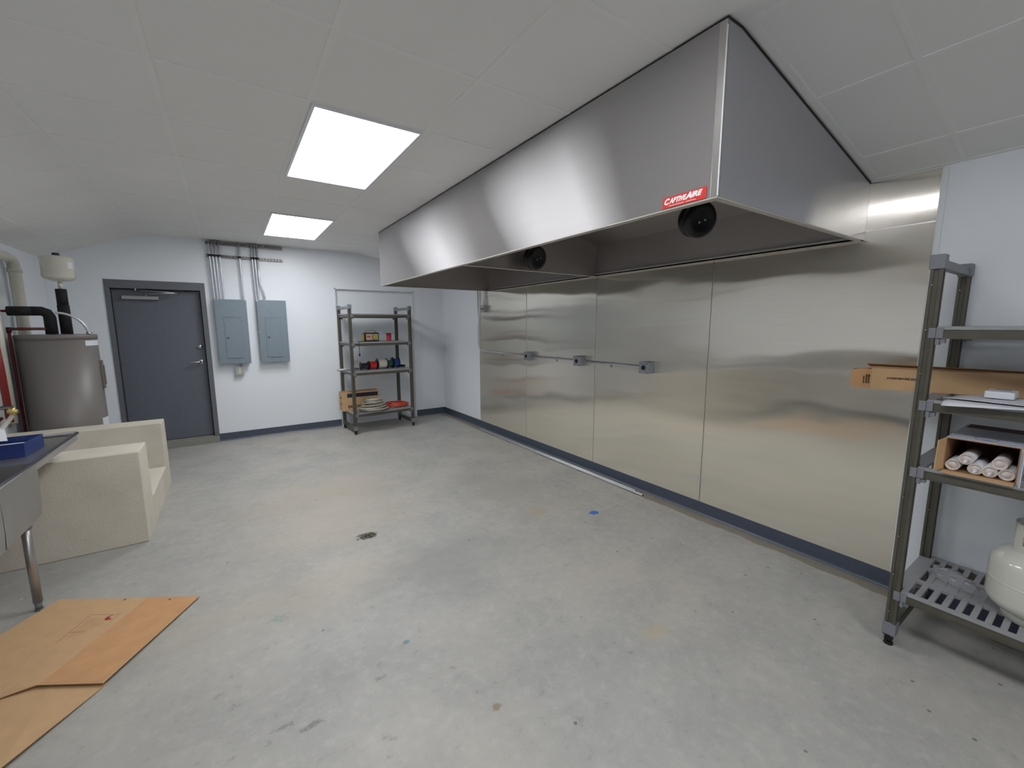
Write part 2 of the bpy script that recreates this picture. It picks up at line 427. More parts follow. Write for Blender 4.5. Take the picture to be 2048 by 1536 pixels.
while TY0 + TP*k < -0.03:
    y = TY0 + TP*k
    if y > YB:
        for a, b in ((XL, KL), (KL, KR), (KR, 0)): bar(a, b, y-0.012, y+0.012, 0.0008, 0.0045)
    k += 1
for a, b in ((XL, KL), (KL, KR), (KR, 0)): bar(a, b, -0.022, 0)
bar(KR, -0.02, -6.112, -6.078, 0.0014, 0.0045)
struct(mb.build('trim_3', M['tbar']))
# cove base
def cove(mb, p0, p1, nrm):
    p0, p1, n = Vector(p0), Vector(p1), Vector(nrm)
    pr = [(0, 0), (0.016, 0), (0.014, 0.004), (0.006, 0.014), (0.004, 0.03), (0.004, 0.108), (0.0, 0.111)]
    mb.prism([p0 + n*a + Vector((0, 0, b)) for a, b in pr], p1 - p0)
mb = MB(); cove(mb, (0, YB, 0), (0, 0, 0), (-1, 0, 0)); struct(mb.build('baseboard_right', M['base']))
mb = MB(); cove(mb, (DX1, 0, 0), (PX0-0.012, 0, 0), (0, -1, 0)); cove(mb, (PX1+0.012, 0, 0), (-0.004, 0, 0), (0, -1, 0)); cove(mb, (XL, 0, 0), (DX0, 0, 0), (0, -1, 0))
struct(mb.build('baseboard_back', M['base']))
mb = MB(); cove(mb, (XL, YB, 0), (XL, -3.08, 0), (1, 0, 0)); struct(mb.build('baseboard_left', M['base']))

# ------------------------------------------------------------------ door
LY = 0.075
d = struct(MB().box(-4.395, LY, 0.098, -3.51, LY+0.045, 2.06).build('door_1', M['door']))
mb = MB()
mb.box(DX0, -0.012, 0, -4.400, 0.12, DZT); mb.box(-3.506, -0.012, 0, DX1, 0.12, DZT); mb.box(-4.400, -0.012, 2.078, -3.506, 0.12, DZT)
mb.build('door_frame', M['frame'], d, bevel=0.002)
mb = MB(); mb.box(-4.400, LY-0.018, 0.09, -4.392, LY-0.004, 2.078); mb.box(-3.516, 0.02, 0.09, -3.506, LY-0.004, 2.078); mb.box(-4.392, LY-0.018, 2.066, -3.516, LY-0.004, 2.078)
mb.build('weather_strip', M['dark'], d)
MB().box(-4.400, 0.005, 0.02, -4.396, 0.06, 2.07).build('door_jamb_liner', M['alu'], d)
MB().box(-4.44, -0.05, 0.0, -3.452, 0.12, 0.082).box(-4.40, -0.03, 0.082, -3.506, 0.12, 0.09).build('door_sill', M['sill'], d, bevel=0.004)
h = MB().lathe([(0.033, 0), (0.033, 0.006), (0.028, 0.011), (0.0, 0.011)], (-3.575, LY, 1.128), (0, -1, 0)).build('lever_handle', M['chrome'], d)
MB().tube([(-3.575, LY-0.008, 1.128), (-3.575, LY-0.05, 1.128), (-3.60, LY-0.058, 1.128), (-3.66, LY-0.058, 1.127), (-3.70, LY-0.056, 1.125)], 0.010, 12).build('lever', M['chrome'], h)
h = MB().lathe([(0.030, 0), (0.030, 0.012), (0.022, 0.02), (0.0, 0.02)], (-3.575, LY, 1.334), (0, -1, 0)).build('deadbolt', M['chrome'], d)
MB().box(-3.583, LY-0.036, 1.322, -3.567, LY-0.018, 1.346).build('thumb_turn', M['chrome'], h, bevel=0.003)
h = MB().box(-4.300, LY-0.055, 1.945, -3.945, LY, 1.99).build('door_closer', M['alu'], d, bevel=0.004)
MB().cyl((-4.065, LY-0.035, 1.985), (-4.065, LY-0.035, 2.018), 0.014).tube([(-4.065, LY-0.035, 2.012), (-4.035, LY-0.08, 2.020), (-3.760, LY-0.118, 2.030)], 0.008, 8).tube([(-3.760, LY-0.118, 2.034), (-4.155, LY-0.085, 2.062)], 0.0065, 8).cyl((-3.76, LY-0.118, 2.022), (-3.76, LY-0.118, 2.042), 0.011).cyl((-4.155, LY-0.095, 2.05), (-4.155, LY-0.095, 2.078), 0.012).build('closer_arm', M['alu'], h)

# ------------------------------------------------------------------ ceiling lights
def ceiling_light(y0, y1, label):
    x0, x1 = -2.786, -2.178
    t_ = thing('ceiling_light', label, 'light', ((x0+x1)/2, (y0+y1)/2, ZC-0.012), 0, 'flat panel lights in the ceiling grid')
    mb = MB(); f = 0.018
    mb.box(x0, y0, ZC-0.010, x0+f, y1, ZC+0.003).box(x1-f, y0, ZC-0.010, x1, y1, ZC+0.003).box(x0+f, y0, ZC-0.010, x1-f, y0+f, ZC+0.003).box(x0+f, y1-f, ZC-0.010, x1-f, y1, ZC+0.003)
    mb.build('light_frame', M['wall_trim'], t_)
    MB().box(x0+f, y0+f, ZC-0.006, x1-f, y1-f, ZC+0.002).build('diffuser', M['lamp'] if y0 > -5 else M['lamp_rear'], t_)
ceiling_light(-4.545, -3.297, 'large white lit panel light in the ceiling, nearer and bigger of the two seen')
ceiling_light(-2.032, -0.812, 'lit panel light far down the ceiling, above the electrical panels')
ceiling_light(-7.085, -5.837, 'lit panel light in the ceiling over the camera, only seen in reflections')
ceiling_light(-9.62, -8.37, 'unseen panel light added behind the camera for overall brightness, second from the rear wall')  # added out of view to raise the overall light level
ceiling_light(-12.16, -10.91, 'unseen panel light added behind the camera for ambient fill, closest to the rear wall')  # extra unseen panel, put in for more ambient light

# ------------------------------------------------------------------ stainless wall sheets
SY = [-6.376, -5.119, -3.848, -2.597, -1.349]
labs = ['brushed stainless wall sheet nearest the camera, beside the tall grey shelving', 'brushed stainless wall sheet with the last junction box fixed on it, second from the shelving',
        'brushed stainless wall sheet under the middle of the hood, carrying the middle junction box', 'farthest stainless wall sheet, at the far end beside the white wall and conduit bend']
for i in range(4):
    a, b = SY[i], SY[i+1]
    p = MB().box(-0.004, a+0.002, 0.11, 0, b-0.002, 2.157).build('stainless_wall_sheet', M['ss_wall'])
    tag(p, labs[i], 'wall panel', 'stainless sheets lining the right wall')
    if i: MB().box(-0.0065, a-0.0045, 0.112, -0.004, a-0.0015, 2.156).build('seam_strip', M['ss_edge'], p); MB().box(-0.005, a-0.0015, 0.112, -0.0005, a+0.002, 2.156).build('seam_gap', M['dark'], p)
p = MB().box(-0.004, -6.376, 2.163, 0, -1.349, ZR-0.004).build('stainless_wall_sheet', M['ss_wall'])
tag(p, 'short stainless strip sheet at the top of the wall, right of the hood', 'wall panel', 'stainless sheets lining the right wall')
MB().box(-0.008, -6.376, 2.157, -0.0035, -1.349, 2.1625).build('seam_strip', M['ss_edge'], p)

# ------------------------------------------------------------------ range hood
HX, HZ, HY0, HY1, HYM = -1.60, 2.107, -1.688, -6.070, -3.860
hood = thing('exhaust_hood', 'huge brushed stainless kitchen exhaust hood hung under the ceiling along the right wall', 'range hood', (-0.8, -3.88, HZ))
top = lambda x: prof(x) - 0.007
MB().box(HX, HY1, HZ, HX+0.012, HY0, ZC-0.006).build('front_panel', M['ss_front'], hood)
def side(y0, y1, name, mat):
    MB().prism([(HX+0.0125, y0, HZ), (-0.006, y0, HZ), (-0.006, y0, top(-0.006)), (KR, y0, top(KR)), (HX+0.0125, y0, top(HX))], (0, y1-y0, 0)).build(name, mat, hood)
side(HY1, HY1+0.010, 'side_panel', M['ss_side'])
side(HY0, HY0-0.010, 'side_panel', M['ss_in'])
side(HYM-0.010, HYM+0.010, 'middle_partition', M['ss_in'])
for a, b in ((HY1+0.011, HYM-0.011), (HYM+0.011, HY0-0.011)):
    MB().box(-0.030, a, HZ+0.0105, -0.022, b, top(-0.02)-0.02).build('rear_plate', M['ss_in'], hood)
    mb = MB()
    mb.hexa([(HX+0.014, a, ZC-0.035), (KR, a, ZC-0.035), (KR, b, ZC-0.035), (HX+0.014, b, ZC-0.035), (HX+0.014, a, ZC-0.027), (KR, a, ZC-0.027), (KR, b, ZC-0.027), (HX+0.014, b, ZC-0.027)])
    mb.hexa([(KR, a, ZC-0.035), (-0.022, a, ZR-0.030), (-0.022, b, ZR-0.030), (KR, b, ZC-0.035), (KR, a, ZC-0.027), (-0.022, a, ZR-0.022), (-0.022, b, ZR-0.022), (KR, b, ZC-0.027)])
    mb.build('inner_top', M['ss_in'], hood)
    MB().box(-0.062, a, HZ-0.004, -0.006, b, HZ+0.010).box(-0.062, a, HZ-0.004, -0.058, b, HZ+0.022).build('rear_flange', M['ss_lip'], hood, bevel=0.002)
MB().box(HX-0.001, HY1, HZ-0.006, HX+0.035, HY0, HZ).build('front_lip', M['ss_lip'], hood, bevel=0.0015)
MB().box(HX+0.035, HY1, HZ-0.006, -0.062, HY1+0.030, HZ).build('side_lip', M['ss_lip'], hood, bevel=0.0015)
MB().box(HX+0.035, HY0-0.030, HZ-0.006, -0.062, HY0, HZ).build('side_lip', M['ss_lip'], hood, bevel=0.0015)
MB().box(HX+0.035, HYM-0.020, HZ-0.006, -0.062, HYM+0.020, HZ).build('partition_lip', M['ss_lip'], hood, bevel=0.0015)
MB().box(HX-0.0025, HY1, HZ, HX, HY1+0.030, ZC-0.010).build('corner_post', M['ss_edge'], hood, bevel=0.001)
MB().box(HX-0.004, HY1-0.0025, HZ, HX+0.002, HY1+0.001, ZC-0.03).build('corner_highlight_bead', M['wall_trim'], hood, bevel=0.001)  # white strip puts the corner's bright highlight into its colour
MB().box(HX-0.0015, HY0-0.012, HZ, HX, HY0, ZC-0.008).build('corner_post', M['ss_edge'], hood)
MB().prism([(HX-0.002, HY1-0.003, ZC-0.008), (KR, HY1-0.003, ZC-0.008), (0-0.006, HY1-0.003, ZR-0.009), (-0.006, HY1-0.003, ZR-0.002), (KR, HY1-0.003, ZC-0.002), (HX-0.002, HY1-0.003, ZC-0.002)], (0, 0.006, 0)).build('sealant_line', M['dark'], hood)
MB().box(HX-0.002, HY1, ZC-0.006, HX+0.004, HY0, ZC-0.002).build('sealant_line', M['dark'], hood)
# sticker with its lettering
st = MB().box(HX-0.0032, -6.024, 2.1105, HX-0.0026, -5.819, 2.1555).build('sticker', M['red_vinyl'], hood)
st['label'] = 'red maker sticker with white lettering'
XD, YD = (0, -1, 0), (0, 0, 1)
def hl(s, y, z, h, wd, name='lettering', fat=0.055, sh=0.28): text(name, s, M['white_ink'], st, (HX-0.0033, y, z), XD, YD, h, wd, sh, fat)
hl('C', -5.829, 2.1235, 0.0265, 0.027, sh=0.35)
hl('APTIVE', -5.8525, 2.1255, 0.0225, 0.084, sh=0.35)
hl('A', -5.928, 2.1255, 0.0265, 0.032, sh=0.35)
hl('IRE', -5.9565, 2.1275, 0.0225, 0.052, sh=0.35)
MB().box(HX-0.0038, -5.925, 2.1165, HX-0.0032, -5.850, 2.1185).box(HX-0.0038, -5.980, 2.1165, HX-0.0032, -5.933, 2.1185).build('small_print', M['white_ink'], st)
# two black round light housings inside the hood
def housing(c, ax):
    c = Vector(c); ax = Vector(ax).normalized()
    o = MB().lathe([(0.080, -0.068), (0.098, -0.062), (0.100, -0.034), (0.088, -0.028), (0.088, -0.014), (0.101, -0.010), (0.103, 0.012), (0.096, 0.026), (0.078, 0.032), (0.066, 0.028), (0.03, 0.021), (0, 0.020)], c, ax, 40).build('lamp_housing', M['black'], hood)
    u, v = frame_of(ax)
    for q in (u*0.02, -u*0.016 - v*0.016): MB().cyl(c + ax*0.012 + q, c + ax*0.031 + q, 0.005).build('screw_or_glint', M['chrome'], o)  # chrome dots stand in for two white glints on the face
    MB().cyl(c - ax*0.04, c - ax*0.04 + Vector((0, 0, prof(c.x)-0.04-c.z)), 0.012).build('stem', M['black'], o)
housing((-0.905, -5.550, 2.214), (-0.33, -0.92, -0.22)); housing((-0.93, -4.02, 2.196), (0.12, -0.98, -0.12))

# ------------------------------------------------------------------ conduit run with boxes on the stainless wall
run = MB()
arc = [(-0.028, -1.358, 2.43), (-0.028, -1.358, 1.34)]
for k in range(1, 9):
    a = k/8*PI/2; arc.append((-0.028, -1.358 - 0.12*(1-math.cos(a)), 1.34 - 0.12*math.sin(a)))
arc.append((-0.028, -2.647, 1.216))
run.tube(arc, 0.0105, 12)
run = run.build('conduit', M['emt']); tag(run, 'thin metal conduit dropping beside the white wall and bending to the farthest junction box', 'conduit')
runs = []
for a, b, lab in ((-2.753, -3.592, 'short metal conduit between the farthest and the middle junction boxes'), (-3.698, -4.492, 'short metal conduit between the middle and the nearest junction boxes')):
    q = MB().cyl((-0.028, a, 1.216), (-0.028, b, 1.216), 0.0105, seg=12).build('conduit', M['emt']); tag(q, lab, 'conduit'); runs.append(q)
for y, run in ((-2.02, run), (-3.22, runs[0]), (-4.08, runs[1])):
    MB().box(-0.030, y-0.012, 1.203, -0.004, y+0.012, 1.2295).box(-0.008, y-0.012, 1.180, -0.004, y+0.012, 1.205).cyl((-0.014, y, 1.191), (-0.004, y, 1.191), 0.005).build('conduit_strap', M['galv'], run)
def jbox(y, label, face=0.105):
    t_ = thing('junction_box', label, 'junction box', (-0.004, y, 1.16), 0, 'square metal junction boxes along the stainless wall')
    MB().box(-0.078, y-0.052, 1.163, -0.004, y+0.052, 1.269).build('box_body', M['galv'], t_, bevel=0.004)
    MB().box(-0.086, y-0.053, 1.162, -0.0785, y+0.053, 1.270).build('cover', M['galv'], t_, bevel=0.006)
    MB().cyl((-0.091, y, 1.216), (-0.0855, y, 1.216), 0.0215, seg=28).build('socket', M['grille_dark'], t_)
    for sy, sz in ((-0.038, 0.04), (0.038, 0.04), (-0.038, -0.04), (0.038, -0.04)):
        MB().cyl((-0.088, y+sy, 1.216+sz), (-0.0855, y+sy, 1.216+sz), 0.004, seg=10).build('screw_or_glint', M['dark'], t_)
    if y > -4: MB().cyl((-0.028, y-0.0525, 1.216), (-0.028, y-0.078, 1.216), 0.0145).build('fitting', M['chrome'], t_)
jbox(-2.700, 'square metal junction box with round black socket, farthest and smallest of the three')
jbox(-3.645, 'square metal junction box with round black socket, middle of the three on the stainless')
jbox(-4.545, 'square metal junction box with round black socket at the near end of the conduit run')
t_ = thing('switch_box', 'small metal switch box hanging on two thin conduits past the far hood end', 'switch box', (-0.004, -1.56, 1.80))
MB().box(-0.060, -1.615, 1.802, -0.004, -1.505, 1.905).build('box_body', M['galv'], t_, bevel=0.004)
MB().box(-0.067, -1.617, 1.800, -0.0605, -1.503, 1.907).build('cover', M['galv'], t_, bevel=0.003)
for y in (-1.585, -1.535): MB().box(-0.074, y-0.006, 1.842, -0.0665, y+0.006, 1.866).build('toggle', M['grille_dark'], t_)
for y in (-1.537, -1.583): MB().tube([(-0.032, y, 1.905), (-0.032, y, 1.96), (-0.026, -1.56+(y+1.56)*0.55, 2.03), (-0.026, -1.56+(y+1.56)*0.55, 2.425)], 0.0085, 10).build('conduit', M['emt'], t_)

# ------------------------------------------------------------------ electrical panels, struts and conduits on the back wall
def epanel(x0, x1, z0, z1, lx0, lx1, lz0, lz1, label):
    t_ = thing('electrical_panel', label, 'electrical panel', ((x0+x1)/2, 0, z0), 0, 'grey electrical panels beside the door')
    MB().box(x0+0.012, -0.098, z0+0.01, x1-0.012, 0, z1-0.01).build('cabinet', M['galv'], t_)
    MB().box(x0, -0.108, z0, x1, -0.0985, z1).build('cover', M['panel_paint'], t_, bevel=0.004)
    dr = MB().box(lx0, -0.1125, lz0, lx1, -0.1085, lz1).build('door_leaf', M['panel_paint'], t_, bevel=0.003)
    MB().box(lx0-0.005, -0.1095, lz0-0.003, lx0, -0.1082, lz1+0.003).box(lx1, -0.1095, lz0-0.003, lx1+0.005, -0.1082, lz1+0.003).box(lx0+0.01, -0.1165, lz1-0.004, lx1-0.01, -0.1125, lz1).box(lx0+0.01, -0.1165, lz0, lx1-0.01, -0.1125, lz0+0.004).build('door_edge', M['conn'], dr)
    l = MB().box(lx0+0.008, -0.1165, 1.437, lx0+0.048, -0.1125, 1.468).build('latch', M['panel_paint'], dr, bevel=0.002)
    MB().cyl((lx0+0.028, -0.120, 1.4525), (lx0+0.028, -0.1164, 1.4525), 0.009).build('keyhole', M['grille_dark'], dr)
    for sx in (x0+0.012, x1-0.012):
        for sz in (z0+0.014, (z0+z1)/2, z1-0.014):
            MB().cyl((sx, -0.113, sz), (sx, -0.1075, sz), 0.006, seg=10).build('screw_or_glint', M['chrome'], t_)
epanel(-3.366, -2.997, 1.091, 1.971, -3.272, -3.082, 1.172, 1.732, 'grey electrical breaker panel next to the door, with an outlet box below it')
epanel(-2.878, -2.511, 1.091, 1.974, -2.786, -2.600, 1.166, 1.732, 'grey electrical breaker panel farther from the door, right of its twin')
def strut(z0, z1, label):
    mb = MB(); x0, x1 = -3.395, -2.500
    mb.box(x0, -0.041, z1-0.011, x1, -0.038, z1).box(x0, -0.041, z0, x1, -0.038, z0+0.011)
    x = x0; 
    while x < x1-0.02:
        mb.box(x, -0.041, z0+0.011, x+0.016, -0.038, z1-0.011); x += 0.038
    mb.box(x1-0.006, -0.041, z0+0.011, x1, -0.038, z1-0.011)
    mb.box(x0, -0.038, z1-0.003, x1, 0, z1).box(x0, -0.038, z0, x1, 0, z0+0.003)
    s_ = mb.build('strut_channel', M['strut']); tag(s_, label, 'channel', 'slotted channels holding the conduits')
    return s_
S1 = strut(2.693, 2.728, 'slotted metal channel tight under the ceiling, upper of the two behind the conduits')
S2 = strut(2.527, 2.562, 'slotted metal channel a hand below the ceiling, lower of the two behind the conduits')
cx = [(-3.362, -3.354, 'leftmost of the four conduits into the panel by the door'), (-3.326, -3.319, 'second from left of the four conduits into the panel by the door'),
      (-3.291, -3.288, 'third from left of the four conduits into the panel by the door'), (-3.252, -3.248, 'fourth of the four close conduits into the panel by the door'),
      (-3.026, -3.021, 'lone metal conduit into the right corner of the panel by the door'), (-2.880, -2.873, 'leftmost of the three conduits into the right hand panel'),
      (-2.846, -2.839, 'middle straight one of the three conduits into the right hand panel')]
for i, (a, b, lab) in enumerate(cx):
    c = MB().tube([(a, -0.056, 2.74), (a, -0.056, 2.50), (b, -0.058, 1.99), (b, -0.058, 1.962)], 0.0115, 12).cyl((b, -0.058, 1.962), (b, -0.058, 1.985), 0.016, seg=12).build('conduit', M['emt'])
    tag(c, lab[0].upper()+lab[1:] if False else lab, 'conduit', 'metal conduits above the electrical panels')
c = MB().tube([(-2.814, -0.056, 2.74), (-2.814, -0.056, 2.26), (-2.812, -0.056, 2.20), (-2.776, -0.058, 2.09), (-2.768, -0.058, 2.04), (-2.768, -0.058, 1.962)], 0.0115, 12).cyl((-2.768, -0.058, 1.962), (-2.768, -0.058, 1.985), 0.016, seg=12).build('conduit', M['emt'])
tag(c, 'metal conduit with an offset bend just above the right hand panel', 'conduit', 'metal conduits above the electrical panels')
for s_, z in ((S1, 2.7105), (S2, 2.5445)):
    for a in [q[0] for q in cx] + [-2.814]:
        MB().box(a-0.016, -0.070, z-0.013, a+0.016, -0.0685, z+0.013).box(a-0.016, -0.070, z-0.013, a-0.0135, -0.041, z+0.013).box(a+0.0135, -0.070, z-0.013, a+0.016, -0.041, z+0.013).build('clamp', M['dark'] if z < 2.6 else M['strut'], s_)
t_ = thing('outlet_box', 'small metal outlet box with ivory socket directly below the electrical panel by the door', 'outlet', (-3.145, 0, 0.925))
MB().box(-3.195, -0.055, 0.927, -3.097, 0, 1.043).build('box_body', M['galv'], t_, bevel=0.004)
MB().box(-3.199, -0.061, 0.924, -3.094, -0.0555, 1.046).build('cover', M['galv'], t_, bevel=0.003)
MB().box(-3.163, -0.066, 0.945, -3.129, -0.0605, 1.025).build('socket', M['outlet'], t_, bevel=0.003)
MB().cyl((-3.120, -0.03, 1.043), (-3.120, -0.03, 1.105), 0.012).build('nipple', M['galv'], t_)

# ------------------------------------------------------------------ shelving units
def shelving(name, label, loc, rotz, W, D, levels, slots_full=True):
    t_ = thing(name, label, 'shelving', loc, rotz, None)
    L2W = wm(t_)
    def bld(mb, nm, mat, par=t_, bev=0.0):
        bmesh.ops.transform(mb.bm, matrix=L2W, verts=mb.bm.verts); return mb.build(nm, mat, par, bevel=bev)
    pw, pd = 0.042, 0.046
    corners = [(0, 0), (W-pw, 0), (0, D-pd), (W-pw, D-pd)]
    for (x, y) in corners:
        mb = MB()
        # hollow looking post: centre web and two side ribs leave a groove on the outer faces
        mb.box(x+0.006, y+0.007, 0.05, x+pw-0.006, y+pd-0.007, 1.862)
        for a in (0, pw-0.012): 
            mb.box(x+a, y, 0.05, x+a+0.012, y+0.012, 1.86); mb.box(x+a, y+pd-0.012, 0.05, x+a+0.012, y+pd, 1.86)
        bld(mb, 'post', M['post'], bev=0.0015)
        mb = MB(); mb.cyl((x+pw/2, y+pd/2, 0.0), (x+pw/2, y+pd/2, 0.012), 0.020, 0.017, seg=16); mb.cyl((x+pw/2, y+pd/2, 0.012), (x+pw/2, y+pd/2, 0.055), 0.011, seg=12)
        mb.box(x+0.006, y+0.006, 0.024, x+pw-0.006, y+pd-0.006, 0.05)
        bld(mb, 'foot', M['dark'])
        z = 0.0
        mb = MB()
        for k in range(9):
            z = 0.18 + k*0.2
            if z < 1.8: mb.cyl((x+pw*0.28, y-0.0005, z), (x+pw*0.28, y+0.002, z), 0.0028, seg=8)
        bld(mb, 'rivet', M['chrome'])
    for x in (0, W-pw):
        mb = MB()
        mb.box(x-0.005, -0.005, 1.848, x+pw+0.005, pd+0.004, 1.912); mb.box(x-0.005, D-pd-0.004, 1.848, x+pw+0.005, D+0.005, 1.912)
        mb.box(x+0.004, pd, 1.852, x+pw-0.004, D-pd, 1.892)
        bld(mb, 'top_crossbar', M['conn'], bev=0.004)
        mb = MB()
        mb.box(x-0.005, -0.005, 0.058, x+pw+0.005, pd+0.004, 0.120); bld(mb, 'base_collar', M['conn'], bev=0.003)
        bld(MB().box(x-0.005, D-pd-0.004, 0.058, x+pw+0.005, D+0.005, 0.120), 'base_collar', M['conn'], bev=0.003)
        mb = MB(); mb.box(x+0.004, pd+0.004, 0.062, x+pw-0.004, D-pd-0.004, 0.112)
        bld(mb, 'base_crossbar', M['post'], bev=0.004)
    for z in levels:
        mb = MB()
        for y0 in (0.010, D-0.034):
            mb.box(pw+0.002, y0, z-0.050, W-pw-0.002, y0+0.024, z-0.016)
            mb.box(pw+0.002, y0-0.004, z-0.054, W-pw-0.002, y0+0.028, z-0.049)
        for x0 in (pw*0.25, W-pw*0.75):
            mb.box(x0, pd+0.004, z-0.050, x0+pw*0.5, D-pd-0.004, z-0.018)
        beam = bld(mb, 'shelf_beam', M['post'])
        # brackets
        for (x, y) in corners:
            s = 1 if x < W/2 else -1
            xa = x+pw+0.002 if s > 0 else x-0.002
            mb = MB()
            mb.box(xa, y+0.002, z-0.052, xa+s*0.024, y+pd-0.002, z-0.004)
            mb.box(xa, y+0.006, z-0.082, xa+s*0.014, y+pd-0.006, z-0.054)
            mb.box(xa+s*0.014, y+0.012, z-0.074, xa+s*0.032, y+pd-0.012, z-0.056)
            mb.box(x+pw*0.5 if s > 0 else x-0.002, y-0.003, z-0.052, x+pw+0.003 if s > 0 else x+pw*0.5, y-0.0002, z-0.006)
            bld(mb, 'bracket', M['conn'], beam, 0.002)
        # slotted plates
        mb = MB()
        x0, x1, y0, y1 = pw+0.004, W-pw-0.004, 0.006, D-0.006
        zt, zb = z, z-0.014
        rows = [(y0+0.020, y0+0.172), (y0+0.207, y0+0.365), (y0+0.400, y1-0.022)]
        mb.box(x0, y0, zb, x1, rows[0][0], zt); mb.box(x0, rows[0][1], zb, x1, rows[1][0], zt); mb.box(x0, rows[1][1], zb, x1, rows[2][0], zt); mb.box(x0, rows[2][1], zb, x1, y1, zt)
        pitch, sw = 0.0455, 0.025
        n = int((x1-x0-0.02)/pitch)
        px = x0
        for k in range(n):
            sx = x0+0.020+k*pitch
            for ra, rb in rows: mb.box(px, ra, zb, sx, rb, zt)
            if (not slots_full) and k >= 1: mb.box(sx, rows[1][0]+0.0, zb, sx+sw, rows[1][1]-0.03, zt-0.003)
            px = sx+sw
        for ra, rb in rows: mb.box(px, ra, zb, x1, rb, zt)
        mb.box(0.004, pd+0.006, zb, x0, D-pd-0.006, zt); mb.box(x1, pd+0.006, zb, W-0.004, D-pd-0.006, zt)
        pl = bld(mb, 'shelf_plate', M['grey'])
    return t_
UR = shelving('shelving_unit', 'tall grey slotted plastic shelving unit at the right edge beside the stainless wall', (-0.600, -6.502, 0), -PI/2, 1.22, 0.575, (0.305, 0.942, 1.262, 1.595), False)
UB = shelving('shelving_unit', 'grey four tier shelving unit against the back wall, loaded with wire spools and coils', (-1.792, -0.728, 0), 0.066, 0.957, 0.585, (0.312, 0.935, 1.368, 1.785))

# ------------------------------------------------------------------ things on the right unit
# long carton, turned a little against the wall
ct = thing('long_carton', 'long narrow brown cardboard carton with open flaps lying behind the near shelf post', 'box', (-0.387, -6.28, 1.2625), math.atan2(-0.514, 0.191))
W_ = wm(ct)
def tb(mb, nm, mat, par, bev=0.0):
    bmesh.ops.transform(mb.bm, matrix=W_, verts=mb.bm.verts); return mb.build(nm, mat, par, bevel=bev)
tb(MB().box(0, 0, 0, 0.74, 0.085, 0.108), 'carton_body', M['card'], ct)
tb(MB().prism([(0, 0.0005, 0.003), (-0.085, -0.018, 0.008), (-0.085, -0.018, 0.100), (-0.04, -0.010, 0.110), (0, 0.0005, 0.106)], (0.0, 0.004, 0)), 'end_flap', M['card_d'], ct)
tb(MB().prism([(0, 0.084, 0.003), (-0.07, 0.084, 0.003), (-0.07, 0.084, 0.1), (0, 0.084, 0.105)], (0, 0.003, 0)), 'end_flap', M['card_in'], ct)
tb(MB().hexa([(0.0, 0.0, 0.108), (0.74, 0.0, 0.108), (0.74, 0.05, 0.110), (0.0, 0.06, 0.124), (0.0, 0.0, 0.111), (0.74, 0.0, 0.111), (0.74, 0.05, 0.113), (-0.03, 0.06, 0.127)]), 'top_flap', M['card'], ct)
tb(MB().hexa([(0.02, 0.085, 0.108), (0.74, 0.085, 0.108), (0.74, 0.03, 0.117), (-0.02, 0.02, 0.132), (0.02, 0.085, 0.111), (0.74, 0.085, 0.111), (0.74, 0.03, 0.120), (-0.02, 0.02, 0.135)]), 'top_flap', M['card_in'], ct)
R3 = W_.to_3x3()
text('printed_words', 'commercial.zurn.com', M['card_ink'], ct, W_ @ Vector((0.063, 0, 0.056)), R3 @ Vector((1, 0, 0)), Vector((0, 0, 1)), 0.0150, 0.165, 0, 0.03)
mb = MB(); rnd = random.Random(3)
for r, x in enumerate((-0.033, -0.022, -0.012)):
    z = 0.030
    while z < (0.075 if r else 0.068):
        hgt = rnd.uniform(0.002, 0.005); q = (x*0.0+0.0)
        mb.box(x, -0.0095+(x+0.04)*0.23-0.0025, z, x+rnd.uniform(0.004, 0.007), -0.0095+(x+0.04)*0.23-0.0018, z+hgt); z += hgt+0.0016
tb(mb, 'small_print', M['card_ink'], ct)
# white printed box of sealant tubes
wb = thing('open_box', 'white printed cardboard box lying open on its side, full of sealant tubes', 'box', (-0.35, -6.73, 0.943))
bx0, bx1, by0, by1, bz0, bz1 = -0.565, -0.130, -6.842, -6.622, 0.943, 1.098
mb = MB(); th = 0.004
mb.box(bx0, by0, bz0, bx1, by1, bz0+th).box(bx0, by0, bz1-th, bx1, by1, bz1).box(bx0, by0, bz0+th, bx1, by0+th, bz1-th).box(bx0, by1-th, bz0+th, bx1, by1, bz1-th).box(bx1-th, by0+th, bz0+th, bx1, by1-th, bz1-th)
mb.build('box_body', M['card_in'], wb)
MB().box(bx0, by0, bz1, bx1, by1, bz1+0.001).box(bx0, by0-0.001, bz0, bx1, by0, bz1).box(bx0, by1, bz0, bx1, by1+0.001, bz1).build('printed_skin', M['white_card'], wb)
MB().prism([(bx0, by1-0.001, bz0+0.004), (bx0-0.052, by1+0.016, bz0+0.002), (bx0-0.050, by1+0.014, bz1-0.012), (bx0, by1-0.001, bz1-0.002)], (0, 0.003, 0)).build('side_flap', M['card'], wb)
MB().hexa([(bx0-0.052, by0+0.004, bz0-0.0005), (bx0, by0+0.004, bz0), (bx0, by1-0.004, bz0), (bx0-0.052, by1-0.002, bz0-0.0005), (bx0-0.052, by0+0.004, bz0+0.003), (bx0, by0+0.004, bz0+0.003), (bx0, by1-0.004, bz0+0.003), (bx0-0.052, by1-0.002, bz0+0.003)]).build('bottom_flap', M['card'], wb)
fl = MB().prism([(bx0, by0, bz0+0.002), (bx0-0.055, by0-0.012, bz0+0.001), (bx0-0.055, by0-0.012, bz1-0.016), (bx0, by0, bz1)], (0, -0.003, 0)).build('side_flap', M['white_card'], wb)
fl['label'] = 'white outer side flap'
mb = MB()
pts = []
for k in range(40):
    a = 2*PI*k/40; pts.append((bx0+0.075+0.035*math.cos(a), -6.735+0.036*math.sin(a), bz1+0.0018))
